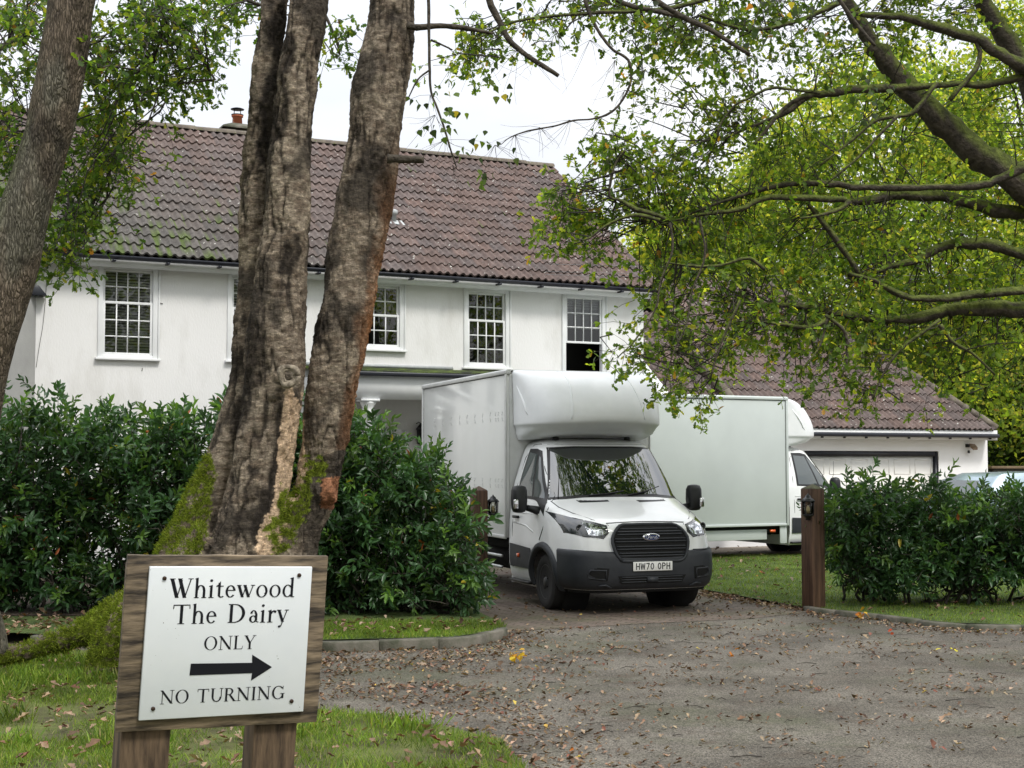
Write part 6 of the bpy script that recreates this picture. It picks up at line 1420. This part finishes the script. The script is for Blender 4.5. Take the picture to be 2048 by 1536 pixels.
# ------------------------------------------------------------------ grass, fallen leaves, twigs
def scatter(poly, n, r, dens=None):
    P = np.array(poly); lo_, hi_ = P.min(0), P.max(0); out = []
    tot = 0
    while tot < n:
        q = r.uniform(lo_, hi_, (n*2, 2)); q = q[inpoly(q[:,0], q[:,1], poly)]
        if dens is not None: q = q[r.random(len(q)) < dens(q)]
        out.append(q); tot += len(q)
    return np.concatenate(out)[:n]
def n2d(q, s, seed=0): return np.array([noise.noise(Vector((a*s, b*s, seed))) for a, b in q])*.5+.5
def visible(q, z=0, m=60):
    u, v = px(np.c_[q, np.full(len(q), z)]); return (u > -m) & (u < 2048+m) & (v < 1536+m*3)
def grass(name, poly, n, z, hgt, wd_, seed, dens=None, cols=None):
    r = np.random.default_rng(seed); d0 = lambda q: visible(q)*((dens(q) if dens else 1.0)*np.ones(len(q)))
    q = scatter(poly, n, r, d0); P = np.c_[q, np.full(n, z)]; T = r.normal(size=(n,3))*np.array([.55,.55,.1])+np.array([0,0,1.0]); L_ = r.uniform(.45,1.3,n)*hgt
    c = hues(n, cols or [(.08,.14,.02),(.14,.21,.03),(.21,.28,.045),(.28,.26,.10)], [4,5,3,.9], r, .2)
    o = leaves(name, P, T, L_, wd_, c, T_BL, M['blade'], None, up=.0, seed=seed); return tag(o, kind='stuff')
nearpoly = [p for p in FORE if p[0] > -9]; nearpoly[0] = (-9, 2)
soilmask = lambda q: np.clip(.2+1.6*(n2d(q, 1.4, 3.)-.40)*2.2, 0.05, 1)
o = grass('grass', [(-7,6.5),(.4,6.5),*FORE[2:11],(-7,13.6)], 40000, .03, .055, .0045, 51, soilmask); tag(o, 'bright uneven grass around the sign posts', 'grass')
o = grass('grass', [(-7,6.5),(.2,6.5),g2(900,1470),g2(640,1440),g2(300,1330),g2(150,1330),(-7,13)], 6000, .03, .13, .006, 52, lambda q: (n2d(q, 1.6, 9.) > .60)*1.0); tag(o, 'long loose grass tufts by the root and sign', 'grass')
o = grass('grass', LAWN, 60000, .035, .038, .006, 53); tag(o, 'short mown lawn grass beside the right gatepost', 'grass')
o = grass('grass', [p for p in VERGE if p[1] < 18], 16000, .10, .055, .006, 54, lambda q: (q[:,1] < 16.2)*(q[:,0] > -3.6)*1.0); tag(o, 'grass strip between the left kerb and laurel', 'grass')
# fallen leaves
BR = [(.15,.09,.055),(.27,.18,.12),(.09,.055,.038),(.34,.25,.17),(.18,.075,.05),(.50,.36,.08)]; BW = [4,4.5,4,3,.8,.12]
def litter(name, poly, n, z, seed, dens, size=(.025,.065), label=''):
    r = np.random.default_rng(seed); d0 = lambda q: visible(q)*dens(q); q = scatter(poly, n, r, d0); P = np.c_[q, z+r.uniform(.002,.014,n)]
    T = r.normal(size=(n,3))*np.array([1,1,.16]); Ls = r.uniform(size[0], size[1], n)*np.where(r.random(n) < .08, 1.6, 1)
    o = leaves(name, P, T, Ls, Ls*r.uniform(.45,.8,n), hues(n, BR, BW, r, .3), T_LIT, M['leaf_litter'], None, up=.80, seed=seed); tag(o, label, 'fallen leaves', kind='stuff')
def roaddens(q):
    u, v = px(np.c_[q, np.zeros(len(q))]); a = .035+.14*(n2d(q, .9, 7.) > .55)+.35*(n2d(q, 3.1, 4.) > .60)
    left = np.clip((1250-u)/500, 0, 1); a += left*.75*(n2d(q, 1.2, 1.) > .46)
    kd = pdist(u, v, [(640,1308),(900,1302),(985,1292),(1025,1275)]); a += (kd < 26)*1.0
    kd = pdist(u, v, [(985,1440),(1060,1480),(1120,1536)]); a += (kd < 60)*.45
    kd = pdist(u, v, [(1620,1228),(1760,1246),(1900,1262),(2048,1266)]); a += (kd < 7)*.7
    return np.clip(a, 0, 1)
litter('fallen_leaves', [p for p in [(-6,6),(8,6),(8,15.3),*ROAD[6:]] ], 10500, .0, 61, roaddens, (.016,.05), label='brown and buff leaves strewn over the worn asphalt')
litter('fallen_leaves', PAVE, 700, .006, 62, lambda q: .3+.7*(px(np.c_[q, np.zeros(len(q))])[0] > 1380)*1.0, (.03,.06), 'dead leaves drifted on the block paving')
litter('fallen_leaves', [g2(1400,1180), g2(1620,1216), g2(1620,1228), g2(1400,1196)], 500, .01, 63, lambda q: np.ones(len(q)), (.03,.06), 'dead leaves along the edge of the lawn and paving')
litter('fallen_leaves', LAWN, 520, .055, 64, lambda q: np.ones(len(q)), (.04,.075), 'scattered leaves on the mown lawn')
litter('fallen_leaves', [(-7,6.5),(.4,6.5),*FORE[2:11],(-7,13.6)], 700, .055, 65, lambda q: .3+.7*(n2d(q, 1.5, 2.) > .5), (.03,.08), 'brown leaves lying in the near grass')
litter('fallen_leaves', [p for p in VERGE if p[1] < 17], 260, .135, 66, lambda q: (q[:,1] < 16.3)*1.0, (.04,.08), 'leaves on the grass strip by the left kerb')
litter('fallen_leaves', [(-6,14.1),(-3.2,14.1),(-3.2,16),(-6,16)], 350, .12, 67, lambda q: np.ones(len(q)), (.04,.08), 'leaves on bare soil behind the mossy root')
litter('fallen_leaves', GRAV[:2]+[(40,33),(-9,33)], 300, .01, 68, lambda q: np.ones(len(q)), (.05,.09), 'leaves on the pale gravel under the vans')
# twigs on the road
r = np.random.default_rng(71); mb = MB()
q = scatter([(-6,6),(8,6),(8,15.3),*ROAD[6:]], 280, r, lambda q: visible(q)*1.0)
for a, b in q:
    t = r.normal()*.5+(math.pi if r.random() < .5 else 0); l = r.uniform(.04,.20); w_ = r.uniform(.0015,.0035)
    mb.tube([(a,b,.006),(a+l*.5*math.cos(t),b+l*.5*math.sin(t),.010+r.uniform(0,.01)),(a+l*math.cos(t+.3),b+l*math.sin(t+.3),.006)], [w_,w_,w_*.5], 4)
tag(mb.build('fallen_twigs', M['twig']), 'dark twigs scattered over the asphalt', 'twigs', kind='stuff')
# a few single sprigs one can point to
M['yellow_leaf'] = mat('yellow_leaf', (.8,)*3, (1.2,)*3, 30, .6, vcol=True, trans=.25, spec=.3, tcol=1.3)
def sprig(u, v, n, size, cols, label, z=.0, seed=1, lift=.05):
    r = np.random.default_rng(seed); g = G(u, v, z); root = np.array([g[0], g[1], z])
    P = root+r.normal(size=(n,3))*np.array([size*.6,size*.6,lift*.4])+np.array([0,0,lift*.6]); T = r.normal(size=(n,3))*np.array([1,1,.5])
    o = leaves('leaf_sprig', P-root, T, r.uniform(.6,1.1,n)*size, size*.55, hues(n, cols, [1]*len(cols), r, .15), T_OAK, M['yellow_leaf'], None, up=.2, seed=seed); o.location = tuple(root)
    tag(o, label, 'leaf sprig', 'bright leaf sprigs fallen on the ground')
YL = [(.60,.40,.03),(.52,.28,.03)]; OR = [(.50,.17,.03),(.42,.22,.04)]
sprig(1033, 1326, 16, .075, YL, 'yellow oak sprig on the asphalt in front of the left kerb end', .0, 81, .09)
sprig(1465, 1312, 7, .07, OR, 'orange leaves standing on the road below the van bumper', 0, 82, .06)
sprig(1722, 1236, 12, .08, YL+OR, 'yellow orange sprig caught against the right kerb', .05, 83, .07)
sprig(1257, 1454, 1, .13, [(.42,.40,.02)], 'single curled yellow green leaf on the near asphalt', 0, 84, .03)
sprig(1160, 1506, 3, .07, OR, 'small orange leaf near the bottom edge of the road', 0, 85, .03)
sprig(1898, 1302, 3, .08, [(.60,.52,.04)], 'pale yellow leaf on the right of the road', 0, 86, .03)
sprig(1772, 1268, 2, .08, [(.45,.07,.03)], 'red leaf lying on the asphalt below the shrub', 0, 87, .03)
sprig(1520, 1150, 3, .08, OR, 'orange leaf on the lawn between van and gatepost', .05, 88, .03)
